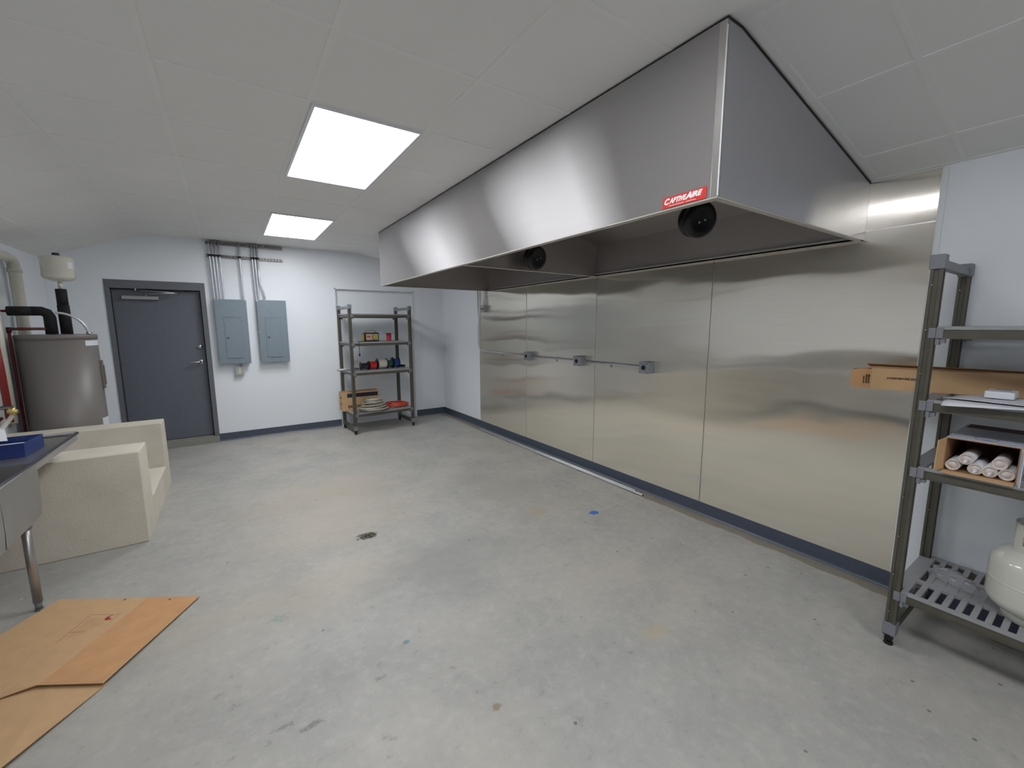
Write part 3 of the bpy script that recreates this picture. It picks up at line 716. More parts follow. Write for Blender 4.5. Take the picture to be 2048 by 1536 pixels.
mb.tube(pts, 0.0011, 6, closed=True); mb.box(bx0+0.055, -6.745, bz1+0.001, bx0+0.062, -6.725, bz1+0.0016); mb.box(bx0+0.02, -6.812, bz1+0.001, bx0+0.026, -6.806, bz1+0.0018).box(bx0+0.02, -6.823, bz1+0.001, bx0+0.026, -6.817, bz1+0.0018)
mb.build('printed_oval', M['ink_grey'], wb)
MB().box(-0.235, by0, bz1+0.001, bx1, by1-0.01, bz1+0.0025).build('brown_top_band', simple('maroon_band', (92,66,62), 0.6), wb)  # flat maroon band across the rear of the box top
for k, (y, z, lab) in enumerate([(-6.651, 0.9715, 'sealant tube at the far left of the open white box, base showing'), (-6.690, 1.0085, 'sealant tube resting on top of the two left tubes in the open box'), (-6.7215, 0.9715, 'sealant tube with pointed nozzle lying third from left on the box floor'),
      (-6.7735, 0.9715, 'sealant tube on the box floor, third from the right in the open box'), (-6.7985, 1.0135, 'sealant tube stacked on top of the two right tubes in the open box'), (-6.823, 0.9715, 'sealant tube at the right end, half behind the white flap')]):
    if k == 5: y = -6.8125; z = 0.9715
    if k == 3: y = -6.7645
    if k == 4: y = -6.789; z = 1.0125
    t_ = thing('sealant_tube', lab, 'tube', (-0.43, y, z-0.024), 0, 'white sealant tubes inside the open box')
    MB().lathe([(0.0238, 0), (0.0238, 0.215)], (-0.335, y, z), (-1, 0, 0), 24).build('tube_body', M['white_pl'], t_)
    MB().lathe([(0.0238, 0.215), (0.0242, 0.2152), (0.0242, 0.221), (0.0205, 0.222), (0.0195, 0.216), (0.014, 0.2155), (0.012, 0.220), (0.0, 0.221)], (-0.335, y, z), (-1, 0, 0), 24).build('end_cap', simple('tube_cap_%d' % k, (214,204,198), 0.4), t_)
    if k in (2, 1, 3): MB().cyl((-0.553, y-0.002, z-0.003), (-0.576, y+0.001, z-0.012), 0.010, 0.003, 12).build('nozzle', M['white_pl'], t_)
# papers and white device
def sheet(name, label, corners, z, sag, mat=M['paper'], group=None, nx=10, ny=8, seed=1):
    r = random.Random(seed); bm = bmesh.new(); V = []
    A, B, C_, D_ = [Vector((c[0], c[1], 0)) for c in corners]
    for i in range(nx+1):
        row = []
        for j in range(ny+1):
            u, v = i/nx, j/ny
            p = (A*(1-u)+B*u)*(1-v) + (D_*(1-u)+C_*u)*v
            p.z = z + sag(p.x, p.y, u, v) + r.uniform(0, 0.0008)
            row.append(bm.verts.new(p))
        V.append(row)
    for i in range(nx):
        for j in range(ny):
            f = bm.faces.new((V[i][j], V[i+1][j], V[i+1][j+1], V[i][j+1])); f.smooth = True
    mb = MB(); mb.bm.free(); mb.bm = bm
    o = mb.build(name, mat, solid=0.0006); tag(o, label, 'paper', group); return o
sheet('paper_sheet', 'printed paper drooping over the front edge of the shelf, underneath the others', [(-0.632, -6.600), (-0.632, -6.90), (-0.40, -6.90), (-0.40, -6.615)], 1.2665, lambda x, y, u, v: -0.020*max(0, (-0.600-x)/0.032)*max(0, 1-u*1.1), group='loose papers on the shelf', seed=2)
sheet('paper_sheet', 'large loose paper sheet lying flat on the shelf under the white device', [(-0.555, -6.590), (-0.590, -6.93), (-0.30, -6.96), (-0.29, -6.66)], 1.271, lambda x, y, u, v: 0.004*math.sin(v*3.1)+0.006*max(0, 0.15-v)*4, group='loose papers on the shelf', seed=4)
dv = thing('thermostat', 'small white plastic thermostat case lying on the papers', 'device', (-0.40, -6.745, 1.2785), 0.05)
MB().box(-0.455, -6.790, 1.279, -0.340, -6.700, 1.311).build('case', M['white_pl'], dv, bevel=0.006, seg=3)
MB().box(-0.438, -6.776, 1.3115, -0.385, -6.716, 1.3130).build('cover_plate', M['white_card'], dv, bevel=0.0008)
MB().box(-0.368, -6.770, 1.3112, -0.358, -6.722, 1.3128).build('display', M['ink_grey'], dv)
# propane tank
pc = Vector((-0.385, -6.945, 0.3065))
pt = thing('propane_tank', 'white propane tank cut by the right edge, standing on the lowest shelf', 'gas tank', pc)
prf = [(0.03, 0.018)]
for k in range(1, 8):
    a = k/7*PI/2; prf.append((0.03+0.125*math.sin(a), 0.018+0.075*(1-math.cos(a))))
prf = [(a*1.03, b) for a, b in prf] + [(0.16, 0.245)]
for k in range(1, 9):
    a = k/8*PI/2; prf.append((0.02+0.14*math.cos(a), 0.245+0.082*math.sin(a)))
MB().lathe(prf, pc, (0, 0, 1), 48).build('tank_body', M['cream'], pt)
MB().lathe([(0.159, 0.168), (0.1612, 0.170), (0.1612, 0.174), (0.159, 0.176)], pc, (0, 0, 1), 48).build('weld_seam', M['cream'], pt)
MB().lathe([(0.100, 0), (0.106, 0.0), (0.108, 0.045), (0.102, 0.045), (0.100, 0)], pc, (0, 0, 1), 40).build('foot_ring', M['cream'], pt)
mb = MB()
for k in range(28):
    a0 = 0.5 + k/28*5.3; a1 = 0.5 + (k+1)/28*5.3
    def P(a, r, z): return pc + Vector((r*math.cos(a), r*math.sin(a), z))
    hole = (k % 7) in (3, 4)
    segs = [(0.300, 0.345), (0.385, 0.435)] if hole else [(0.300, 0.435)]
    for z0, z1 in segs:
        mb.hexa([P(a0, 0.094, z0), P(a0, 0.100, z0), P(a1, 0.100, z0), P(a1, 0.094, z0), P(a0, 0.094, z1), P(a0, 0.100, z1), P(a1, 0.100, z1), P(a1, 0.094, z1)])
mb.build('collar', M['cream'], pt)
MB().cyl(pc+Vector((0, 0, 0.32)), pc+Vector((0, 0, 0.39)), 0.014).cyl(pc+Vector((0, 0, 0.37)), pc+Vector((0, -0.05, 0.37)), 0.018).build('valve', M['brass'], pt)
# crumpled clear bag
bm = bmesh.new(); r = random.Random(11); V = []
for i in range(15):
    row = []
    for j in range(12):
        u, v = i/14, j/11
        p = Vector((-0.315+0.16*u-0.05*v, -6.62-0.05*u*0-0.16*v+0.05*u, 0.309+0.035*math.sin(u*PI)*math.sin(v*PI)+r.uniform(0, 0.013)))
        p.x += r.uniform(-0.005, 0.005); p.y += r.uniform(-0.005, 0.005); row.append(bm.verts.new(p))
    V.append(row)
for i in range(14):
    for j in range(11): bm.faces.new((V[i][j], V[i+1][j], V[i+1][j+1], V[i][j+1])).smooth = True
mb = MB(); mb.bm.free(); mb.bm = bm
tag(mb.build('plastic_bag', M['film']), 'crumpled clear plastic bag on the lowest shelf beside the propane tank', 'bag')

# ------------------------------------------------------------------ things on the back unit
def spool(x, y, z0, rf, rw, wd, mat, label, ang=0.05, upright=False, fmat=None):
    ax = Vector((0, 0, 1)) if upright else Vector((math.cos(ang), math.sin(ang), 0))
    base = Vector((x, y, z0)) if upright else Vector((x, y, z0+rf))
    st_ = base if upright else base - ax*wd/2
    t_ = thing('wire_spool', label, 'spool', (x, y, z0), 0, None if upright else 'wire spools lined up on the middle shelf')
    fm = fmat or M['black']
    for h in (0, wd-0.005):
        MB().lathe([(0.012, h), (rf-0.002, h), (rf, h+0.001), (rf, h+0.004), (rf-0.002, h+0.005), (0.012, h+0.005)], st_, ax, 32).build('flange', fm, t_)
    prf = [(0.012, 0.0055)]; n = 12
    for k in range(n):
        a = 0.006 + (wd-0.012)*k/n; b = a + (wd-0.012)/n
        prf += [(rw-0.0015, a), (rw, (a+b)/2), (rw-0.0015, b)]
    prf += [(0.012, wd-0.0055)]
    MB().lathe(prf, st_, ax, 32).build('wound_wire', mat, t_)
SZ = 0.936
spool(-1.545, -0.47, SZ, 0.062, 0.045, 0.115, M['wire_black'], 'wire spool wound with black wire, leftmost in the row on the shelf')
spool(-1.415, -0.46, SZ, 0.068, 0.056, 0.115, M['wire_red'], 'wire spool wound with bright red wire between the black and white ones')
spool(-1.265, -0.44, SZ, 0.082, 0.066, 0.150, M['wire_white'], 'wire spool wound with white wire in the middle of the row')
spool(-1.135, -0.41, SZ, 0.078, 0.050, 0.095, M['wire_green'], 'wire spool wound with green wire between the white and blue ones')
spool(-1.025, -0.38, SZ, 0.086, 0.062, 0.100, M['wire_blue'], 'wire spool wound with blue wire, rightmost in the row on the shelf', 0.08)
spool(-1.137, -0.45, 1.369, 0.078, 0.040, 0.128, M['wire_pink'], 'crimson wire spool standing upright on the shelf beside the yellow charger', upright=True, fmat=M['ink_grey'])
# bender: long bar with black head
bd = thing('conduit_bender', 'long metal handled conduit bender lying behind the spools and sticking out left', 'tool', (-1.4, -0.50, 0.936))
MB().tube([(-1.94, -0.500, 0.957), (-1.62, -0.400, 0.957)], 0.0175, 14).build('grip', M['galv'], bd)
MB().tube([(-1.62, -0.400, 0.957), (-1.10, -0.240, 0.955), (-0.95, -0.225, 0.952)], 0.0125, 12).build('handle_tube', M['alu'], bd)
MB().tube([(-0.97, -0.225, 0.953), (-0.93, -0.24, 0.956), (-0.89, -0.29, 0.958), (-0.88, -0.36, 0.958)], 0.017, 10).box(-0.905, -0.40, 0.945, -0.865, -0.34, 0.975).build('bender_head', M['black'], bd, bevel=0.003)
# charger
cg = thing('battery_charger', 'black and yellow portable battery charger with handle and dangling cord', 'charger', (-1.43, -0.46, 1.369), 0.06)
gx0, gx1, gy0, gy1, gz0, gz1 = -1.535, -1.300, -0.53, -0.37, 1.3695, 1.505
MB().box(gx0+0.01, gy0+0.008, gz0+0.004, gx1-0.01, gy1, gz1).build('body', M['black'], cg, bevel=0.014, seg=3)
MB().box(gx0+0.028, gy0+0.002, gz0+0.022, gx1-0.028, gy0+0.0075, gz1-0.018).build('face_panel', M['panel_face'], cg, bevel=0.002)
MB().box(gx0+0.04, gy0-0.001, gz0+0.065, gx0+0.09, gy0+0.0018, gz0+0.085).build('label_plate', M['wire_red'], cg)
MB().lathe([(0.038, 0), (0.038, 0.006), (0.03, 0.009), (0, 0.009)], (gx1-0.085, gy0+0.003, (gz0+gz1)/2), (0, -1, 0), 24).build('gauge_dial', M['yellow'], cg)
MB().tube([(gx0+0.03, -0.45, gz1-0.004), (gx0+0.05, -0.45, gz1+0.022), ((gx0+gx1)/2, -0.45, gz1+0.034), (gx1-0.05, -0.45, gz1+0.022), (gx1-0.03, -0.45, gz1-0.004)], 0.009, 10).build('carry_handle', M['panel_face'], cg)
MB().box(gx0-0.012, gy0+0.02, gz0, gx0+0.004, gy1-0.02, gz1-0.02).build('side_guard', M['yellow'], cg, bevel=0.004)
pts = [(gx1-0.05, gy0+0.02, gz1+0.004), (gx1-0.095, gy0-0.008, gz1-0.01), (gx1-0.115, gy0-0.012, gz0+0.07), (gx1-0.10, gy0-0.01, gz0+0.03), (gx1-0.06, gy0-0.01, gz0+0.006)]
MB().tube(pts, 0.004, 8).build('coiled_lead', M['black'], cg)
pc_ = MB().tube([(gx0+0.01, -0.50, 1.376), (-1.60, -0.58, 1.376), (-1.665, -0.66, 1.377), (-1.668, -0.722, 1.374), (-1.668, -0.733, 1.34), (-1.668, -0.734, 1.20)], 0.0038, 8).build('power_cord', M['black'], cg)
MB().box(-1.678, -0.742, 1.165, -1.658, -0.726, 1.205).build('plug', M['black'], pc_, bevel=0.004)
# parts carton with EATON print
bx = thing('parts_carton', 'open brown cardboard carton with dark blue stripe on the bottom tier of the rear unit', 'box', (-1.60, -0.31, 0.3135))
x0, x1, y0, y1, z0, z1 = -1.882, -1.325, -0.415, -0.202, 0.3135, 0.598; th = 0.005
MB().box(x0, y0, z0, x1, y1, z0+th).box(x0, y0, z0+th, x1, y0+th, z1).box(x0, y1-th, z0+th, x1, y1, z1).box(x0, y0+th, z0+th, x0+th, y1-th, z1).box(x1-th, y0+th, z0+th, x1, y1-th, z1).build('carton_body', M['card'], bx)
MB().box(x0+0.075, y0-0.0012, z1-0.080, x1-0.018, y0-0.0002, z1-0.018).build('printed_stripe', M['ink_navy'], bx)
text('printed_logo', 'EATON', M['card_ink'], bx, (x0+0.085, y0-0.0005, z0+0.04), (1, 0, 0), (0, 0, 1), 0.045, 0.19, 0, 0.04)
MB().box(x0-0.0012, y0+0.05, z0+0.09, x0-0.0002, y0+0.12, z0+0.11).box(x0-0.0012, y0+0.05, z0+0.19, x0-0.0002, y0+0.13, z0+0.21).build('small_print', M['card_ink'], bx)
# coils
def coil(name, cx_, cy_, z0, spec, r, mat, label, cat, seed, jit=0.012, ey=0.86):
    rr = random.Random(seed); pts = []
    for k, (R, dz, ex) in enumerate(spec):
        ox, oy = rr.uniform(-jit, jit), rr.uniform(-jit, jit)*0.6; ph = rr.uniform(0, 6)
        n = 40
        R2, dz2, _ = spec[min(k+1, len(spec)-1)]
        for i in range(n):
            q = i/n; a = 2*PI*q
            Rq = R*(1-q)+R2*q; zq = dz*(1-q)+dz2*q
            pts.append((cx_ + Rq*math.cos(a)*ex + ox*math.sin(PI*q), cy_ + Rq*ey*math.sin(a) + oy*math.sin(PI*q), z0 + r + zq + 0.3*jit*(1+math.sin(a+ph))*math.sin(PI*q)))
    o = MB().tube(pts, r, 9).build(name, mat); tag(o, label, cat); return o
coil('conduit_coil', -1.475, -0.600, 0.3135, [(0.225, 0.0, 1.0), (0.185, 0.014, 1.0), (0.222, 0.030, 1.0), (0.16, 0.044, 1.0), (0.198, 0.060, 1.0), (0.14, 0.076, 1.05), (0.172, 0.094, 1.0), (0.115, 0.112, 1.0), (0.150, 0.132, 0.95), (0.09, 0.150, 1.0), (0.12, 0.172, 1.0)], 0.0088, M['cable_grey'], 'big heaped coil of pale grey cable spilling over the bottom shelf edge', 'cable', 5, 0.03, 0.74)
coil('cable_coil', -1.055, -0.43, 0.3135, [(0.20, 0.0, 1.0), (0.15, 0.004, 1.1), (0.18, 0.016, 1.05), (0.11, 0.020, 1.2), (0.17, 0.030, 1.0), (0.13, 0.036, 1.1), (0.155, 0.046, 1.0)], 0.0068, M['cable_orange'], 'flat coil of orange red cable on the bottom shelf of the rear unit', 'cable', 9, 0.035)

# ------------------------------------------------------------------ water heater and piping in the back left corner
HC = Vector((-4.605, -1.25, 0)); HR = 0.275; HT = 1.535
wh = thing('water_heater', 'tall dark grey cylindrical electric water heater in the back left corner', 'water heater', HC)
MB().lathe([(HR-0.02, 0.0), (HR-0.004, 0.02), (HR, 0.03), (HR, HT-0.045)], HC, (0, 0, 1), 64).build('tank_jacket', M['heater'], wh)
MB().lathe([(HR+0.003, HT-0.045), (HR+0.004, HT-0.010), (HR-0.004, HT-0.001), (HR-0.03, HT), (0.0, HT)], HC, (0, 0, 1), 64).build('top_cap', M['heater'], wh)
vd = Vector((-3.2355, -7.05, 0)) - HC; va = math.atan2(vd.y, vd.x)
def curved(a0, a1, z0, z1, r, name, mat, thick=0.002, par=wh, n=10):
    mb = MB()
    for k in range(n):
        A0 = a0+(a1-a0)*k/n; A1 = a0+(a1-a0)*(k+1)/n
        def P(a, rr, z): return HC + Vector((rr*math.cos(a), rr*math.sin(a), z))
        mb.hexa([P(A0, r, z0), P(A0, r+thick, z0), P(A1, r+thick, z0), P(A1, r, z0), P(A0, r, z1), P(A0, r+thick, z1), P(A1, r+thick, z1), P(A1, r, z1)])
    return mb.build(name, mat, par)
curved(va+0.70, va+1.40, 1.425, 1.475, HR+0.0005, 'paper_label', M['paper'], 0.001)
curved(va+0.95, va+1.50, 0.56, 0.70, HR+0.0005, 'paper_label', M['paper'], 0.001)
curved(va+1.22, va+1.66, 0.99, 1.27, HR+0.0005, 'access_cover', M['heater'], 0.016)
curved(va+1.32, va+1.6, 1.03, 1.22, HR+0.018, 'cover_ridge', M['heater'], 0.006)
MB().cyl(HC+Vector((0.10, -0.20, HT-0.002)), HC+Vector((0.10, -0.20, HT+0.004)), 0.006).cyl(HC+Vector((-0.16, -0.14, HT-0.002)), HC+Vector((-0.16, -0.14, HT+0.004)), 0.006).build('screw_or_glint', M['chrome'], wh)
# insulated hot outlet and its elbow
A = Vector((-4.615, -1.33, 0)); B = Vector((-4.535, -1.24, 0))
ip = thing('insulated_pipe', 'thick black foam insulated pipe rising from the heater and turning left to the wall', 'pipe', (A.x, A.y, HT))
MB().tube([(A.x, A.y, HT+0.002), (A.x, A.y, 1.70), (A.x-0.015, A.y, 1.735), (A.x-0.05, A.y, 1.752), (A.x-0.10, A.y, 1.752)], 0.043, 18).build('foam_sleeve', M['rubber'], ip)
MB().cyl((A.x-0.102, A.y, 1.752), (-4.875, A.y, 1.750), 0.043, seg=18).build('foam_sleeve', M['rubber'], ip)
MB().tube([(-4.87, A.y, 1.750), (-4.905, A.y-0.005, 1.750), (-4.912, A.y-0.04, 1.750), (-4.912, -1.44, 1.750)], 0.011, 10).build('red_pipe', M['pex'], ip)
ip2 = thing('insulated_pipe', 'straight vertical black foam insulated pipe under the expansion tank', 'pipe', (B.x, B.y, HT))
MB().cyl((B.x, B.y, HT+0.002), (B.x, B.y, 1.815), 0.043, seg=18).build('foam_sleeve', M['rubber'], ip2)
MB().cyl((B.x, B.y, 1.817), (B.x, B.y, 1.965), 0.040, seg=18).build('foam_sleeve', M['rubber'], ip2)
jx, jy = B.x, B.y
et = thing('expansion_tank', 'glossy cream expansion tank with dark cap sitting on top of the black insulated pipe', 'tank', (jx, jy, 1.966))
MB().cyl((jx, jy, 1.966), (jx, jy, 2.03), 0.017).build('neck', M['pvc'], et)
prf = [(0.0, 2.028)]
for k in range(1, 7):
    a = k/6*PI/2; prf.append((0.116*math.sin(a), 2.028+0.055*(1-math.cos(a))))
prf += [(0.116, 2.10), (0.1175, 2.102), (0.1175, 2.107), (0.116, 2.109), (0.118, 2.245)]
for k in range(1, 6):
    a = k/5*PI/2; prf.append((0.05+0.068*math.cos(a), 2.245+0.03*math.sin(a)))
prf += [(0.0, 2.277)]
MB().lathe(prf, (jx, jy, 0), (0, 0, 1), 40).build('tank_body', M['jar'], et)
MB().cyl((jx, jy, 2.272), (jx, jy, 2.30), 0.028, 0.024).build('cap', M['ink_navy'], et)
tva = math.atan2(-7.05-jy, -3.2355-jx)
mb = MB()
for k in range(5):
    a0 = tva+0.55+k*0.09; a1 = a0+0.09
    def P(a, r_, z): return Vector((jx+r_*math.cos(a), jy+r_*math.sin(a), z))
    mb.hexa([P(a0, 0.1175, 2.155), P(a0, 0.119, 2.155), P(a1, 0.119, 2.155), P(a1, 0.1175, 2.155), P(a0, 0.1175, 2.215), P(a0, 0.119, 2.215), P(a1, 0.119, 2.215), P(a1, 0.1175, 2.215)])
mb.build('paper_label', M['paper'], et)
# flexible armoured lead
pts = []
for k in range(25):
    q = k/24; pts.append((A.x+0.045+0.20*math.sin(q*PI/2)+0.0*q, A.y-0.03+0.04*q, 1.738-0.202*(1-math.cos(q*PI/2))))
fx = MB()
P0 = [Vector(p) for p in pts]; fine_pts = []
for a, b in zip(P0[:-1], P0[1:]):
    for k in range(3): fine_pts.append(a.lerp(b, k/3))
rings = []
u, v = frame_of(P0[1]-P0[0])
for i, p in enumerate(fine_pts):
    T = (fine_pts[min(i+1, len(fine_pts)-1)] - fine_pts[max(i-1, 0)]).normalized()
    u = (u - T*u.dot(T)).normalized(); v = T.cross(u); rr_ = 0.0095 if i % 2 else 0.0115
    rings.append([p + u*rr_*math.cos(2*PI*k/12) + v*rr_*math.sin(2*PI*k/12) for k in range(12)])
fx.rings(rings); fo = fx.build('flexible_conduit', M['emt']); tag(fo, 'short ribbed flexible metal conduit arching down to the top of the water heater', 'conduit')
e_ = P0[-1]; MB().cyl((e_.x, e_.y, HT-0.001), (e_.x, e_.y, HT+0.02), 0.017).cyl((e_.x+0.01, e_.y, HT+0.012), (e_.x+0.035, e_.y, HT+0.018), 0.005).build('connector', M['chrome'], fo)
# red feed pipes
o = MB().tube([(-4.64, -1.38, 1.589), (-4.862, -1.38, 1.589), (-4.872, -1.38, 1.579), (-4.872, -1.38, 0.02)], 0.0125, 12).build('red_pipe', M['pex_d'])
tag(o, 'dark red water pipe turning down beside the left side of the water heater', 'pipe')
MB().cyl((-4.872, -1.38, 1.555), (-4.872, -1.38, 1.60), 0.017).cyl((-4.852, -1.38, 1.589), (-4.885, -1.38, 1.589), 0.016).build('elbow_fitting', M['copper'], o)
o = MB().tube([(-4.885, -1.66, 1.62), (-4.885, -1.62, 1.20), (-4.882, -1.625, 0.78)], 0.024, 12).build('red_pipe', M['pex'])
tag(o, 'bright red water pipe running down the left wall at the picture edge', 'pipe')
o = MB().tube([(-4.872, -2.95, 2.245), (-4.872, -1.16, 2.245), (-4.872, -1.09, 2.235), (-4.872, -1.045, 2.21), (-4.872, -1.03, 2.165), (-4.872, -1.03, 0.02)], 0.044, 18).build('drain_pipe', M['pvc'])
tag(o, 'thick cream plastic pipe with an elbow, coming down behind the water heater', 'pipe')
MB().cyl((-4.872, -1.03, 2.12), (-4.872, -1.03, 2.16), 0.051).build('coupling', M['pvc'], o)
o = MB().tube([(-4.900, -1.50, 2.02), (-4.900, -1.50, 0.75)], 0.030, 14).build('drain_pipe', M['pvc']); tag(o, 'thinner pale upright tube on the left wall beside the red pipe', 'pipe')  # plain pale tube standing along the left wall

# ------------------------------------------------------------------ mop sink walls
ms = thing('mop_sink_enclosure', 'beige plastered low walls around the mop sink, a stepped block beside the door', 'enclosure', (-4.40, -2.3, 0))
MB().box(XL+0.002, -3.062, 0, -3.850, -2.745, 0.700).build('near_wall', M['plaster'], ms, bevel=0.008)
MB().box(XL+0.002, -1.845, 0, -3.850, -1.605, 0.678).build('far_wall', M['plaster'], ms, bevel=0.008)
MB().hexa([(-4.01, -2.744, 0), (-3.850, -2.744, 0), (-3.850, -1.846, 0), (-4.01, -1.846, 0), (-4.01, -2.744, 0.255), (-3.850, -2.744, 0.250), (-3.850, -1.846, 0.243), (-4.01, -1.846, 0.248)]).build('curb', M['plaster'], ms, bevel=0.006)
MB().box(XL+0.002, -2.744, 0, -4.011, -1.846, 0.06).build('basin_floor', M['white_pl'], ms)
mf = thing('mop_sink_faucet', 'chrome and brass mop sink faucet on the left wall above the beige enclosure', 'faucet', (-4.85, -1.85, 0.82))
MB().tube([(-4.925, -2.32, 0.955), (-4.86, -2.25, 0.955), (-4.83, -2.0, 0.950), (-4.815, -1.87, 0.948), (-4.812, -1.80, 0.935), (-4.812, -1.785, 0.915)], 0.015, 12).build('supply_pipe', M['chrome'], mf)
MB().cyl((-4.812, -1.785, 0.93), (-4.812, -1.785, 0.865), 0.022, seg=8).cyl((-4.84, -1.785, 0.895), (-4.78, -1.785, 0.895), 0.018, seg=8).build('valve_body', M['brass'], mf)
MB().tube([(-4.815, -1.80, 0.855), (-4.80, -2.0, 0.815), (-4.78, -2.35, 0.745), (-4.76, -2.5, 0.70)], 0.016, 12).build('spout', M['pvc'], mf)
MB().tube([(-4.905, -1.70, 0.83), (-4.905, -2.1, 0.77), (-4.905, -2.6, 0.72)], 0.012, 10).build('feed_pipe', M['pex_d'], mf)

# ------------------------------------------------------------------ three compartment sink
sk = thing('compartment_sink', 'long stainless three compartment sink with drainboard along the left edge', 'sink', (-4.55, -4.4, 0))
RX, YE, YW = -4.165, -3.005, -5.85
bas = [(-3.722, -4.190), (-4.1935, -4.6625), (-4.666, -5.135)]
BXI = -4.72
ZT = 0.862
mb = MB()
mb.box(XL+0.045, bas[0][0], ZT-0.004, RX-0.004, YE-0.01, ZT-0.0)          # right drainboard
mb.box(XL+0.045, YW+0.01, ZT-0.004, RX-0.004, bas[2][1], ZT)              # left drainboard
mb.box(XL+0.045, bas[2][1], ZT-0.004, BXI, bas[0][0], ZT)                 # rear deck
mb.box(RX-0.012, bas[2][1], ZT-0.004, RX-0.004, bas[0][0], ZT)            # front deck
for a, b in zip(bas[:-1], bas[1:]): mb.box(BXI, b[0], ZT-0.004, RX-0.012, a[1], ZT)
mb.build('deck', M['ss_sink'], sk)
MB().tube([(XL+0.05, YE, ZT+0.012), (RX-0.012, YE, ZT+0.012), (RX, YE-0.012, ZT+0.012), (RX, YW+0.012, ZT+0.012), (RX-0.012, YW, ZT+0.012), (XL+0.05, YW, ZT+0.012)], 0.0125, 12).build('rolled_rim', M['chrome'], sk)
MB().box(RX-0.006, YW, ZT-0.035, RX-0.002, YE, ZT+0.008).box(XL+0.05, YE-0.004, ZT-0.035, RX-0.006, YE, ZT+0.008).build('apron', M['ss_sink'], sk)
MB().box(XL+0.008, YW, ZT-0.03, XL+0.046, YE, 1.12).build('backsplash', M['ss_sink'], sk, bevel=0.01)
for (ya, yb) in bas:
    z0 = 0.545; th = 0.003; xf = RX-0.012
    mb = MB(); i = 0.016
    # tapered open tub, outside skin
    def ringz(z, ins, sh=0): return [(BXI+ins, yb+ins, z), (xf-ins, yb+ins, z), (xf-ins, ya-ins, z), (BXI+ins, ya-ins, z)]
    mb.rings([ringz(ZT-0.004, 0), ringz(0.64, 0.003), ringz(0.565, 0.008), ringz(z0, 0.030)], caps=False, smooth=False)
    mb.bm.verts.ensure_lookup_table()
    mb.quad(*ringz(z0, 0.030))
    tub = mb.build('basin', M['ss_sink'], sk, solid=0.003)
    MB().lathe([(0.045, 0), (0.045, 0.002), (0.03, 0.001), (0, 0.0005)], ((BXI+xf)/2, (ya+yb)/2, z0+0.003), (0, 0, 1), 24).build('drain', M['chrome'], tub)
for x in (-4.260, -4.66):
    for y in (-3.716, -5.125):
        l = MB().cyl((x, y, 0.05), (x, y, 0.545), 0.0205, seg=20).cyl((x, y, 0.49), (x, y, 0.545), 0.026, seg=20).build('leg', M['ss_sink'], sk)
        MB().cyl((x, y, 0.0), (x, y, 0.008), 0.020, seg=16).cyl((x, y, 0.008), (x, y, 0.052), 0.0145, 0.017, seg=16).build('leveling_foot', M['conn'], l)
for y in (-4.195, -4.673):
    fc = MB().cyl((XL+0.044, y-0.10, 0.99), (XL+0.10, y-0.10, 0.99), 0.018).cyl((XL+0.044, y+0.10, 0.99), (XL+0.10, y+0.10, 0.99), 0.018).tube([(XL+0.09, y-0.11, 0.99), (XL+0.09, y+0.11, 0.99)], 0.02, 12).tube([(XL+0.09, y, 0.99), (XL+0.10, y, 1.10), (XL+0.16, y, 1.15), (XL+0.28, y, 1.13), (XL+0.30, y, 1.08)], 0.010, 10).build('faucet', M['chrome'], sk)
# blue box with papers on the drainboard
bb = thing('blue_tray', 'open dark blue cardboard box lid with white lining on the sink drainboard', 'box', (-4.42, -3.41, ZT+0.001))
q0, q1, q2, q3 = (-4.252, -3.288), (-4.266, -3.536), (-4.66, -3.56), (-4.65, -3.30)
z0 = ZT+0.002; hh = 0.076
MB().prism([(q[0], q[1], z0) for q in (q0, q1, q2, q3)], (0, 0, 0.003)).build('tray_base', M['blue_card'], bb)
mb = MB()
for a, b in ((q0, q1), (q1, q2), (q2, q3), (q3, q0)):
    d_ = Vector((b[0]-a[0], b[1]-a[1], 0)).normalized(); n_ = Vector((d_.y, -d_.x, 0))*0.003
    c_ = Vector((-4.457, -3.42, 0)); 
    if n_.dot(c_ - Vector((a[0], a[1], 0))) < 0: n_ = -n_
    a_, b_ = Vector((a[0], a[1], z0+0.003)), Vector((b[0], b[1], z0+0.003))
    mb.hexa([a_, b_, b_+n_, a_+n_, a_+Vector((0, 0, hh)), b_+Vector((0, 0, hh)), b_+n_+Vector((0, 0, hh)), a_+n_+Vector((0, 0, hh))])
mb.build('tray_wall', M['blue_card'], bb)
MB().prism([(-4.275, -3.310, z0+0.0032), (-4.285, -3.520, z0+0.0032), (-4.64, -3.54, z0+0.0032), (-4.63, -3.32, z0+0.0032)], (0, 0, 0.040)).build('white_lining', M['paper'], bb)
bm = bmesh.new()
o = sheet('paper_sheet', 'white paper sheet leaning out of the open blue box on the drainboard', [(-4.36, -3.42), (-4.62, -3.52), (-4.62, -3.34), (-4.42, -3.24)], z0+0.080, lambda x, y, u, v: 0.045*v+0.01*math.sin(u*3), seed=8)

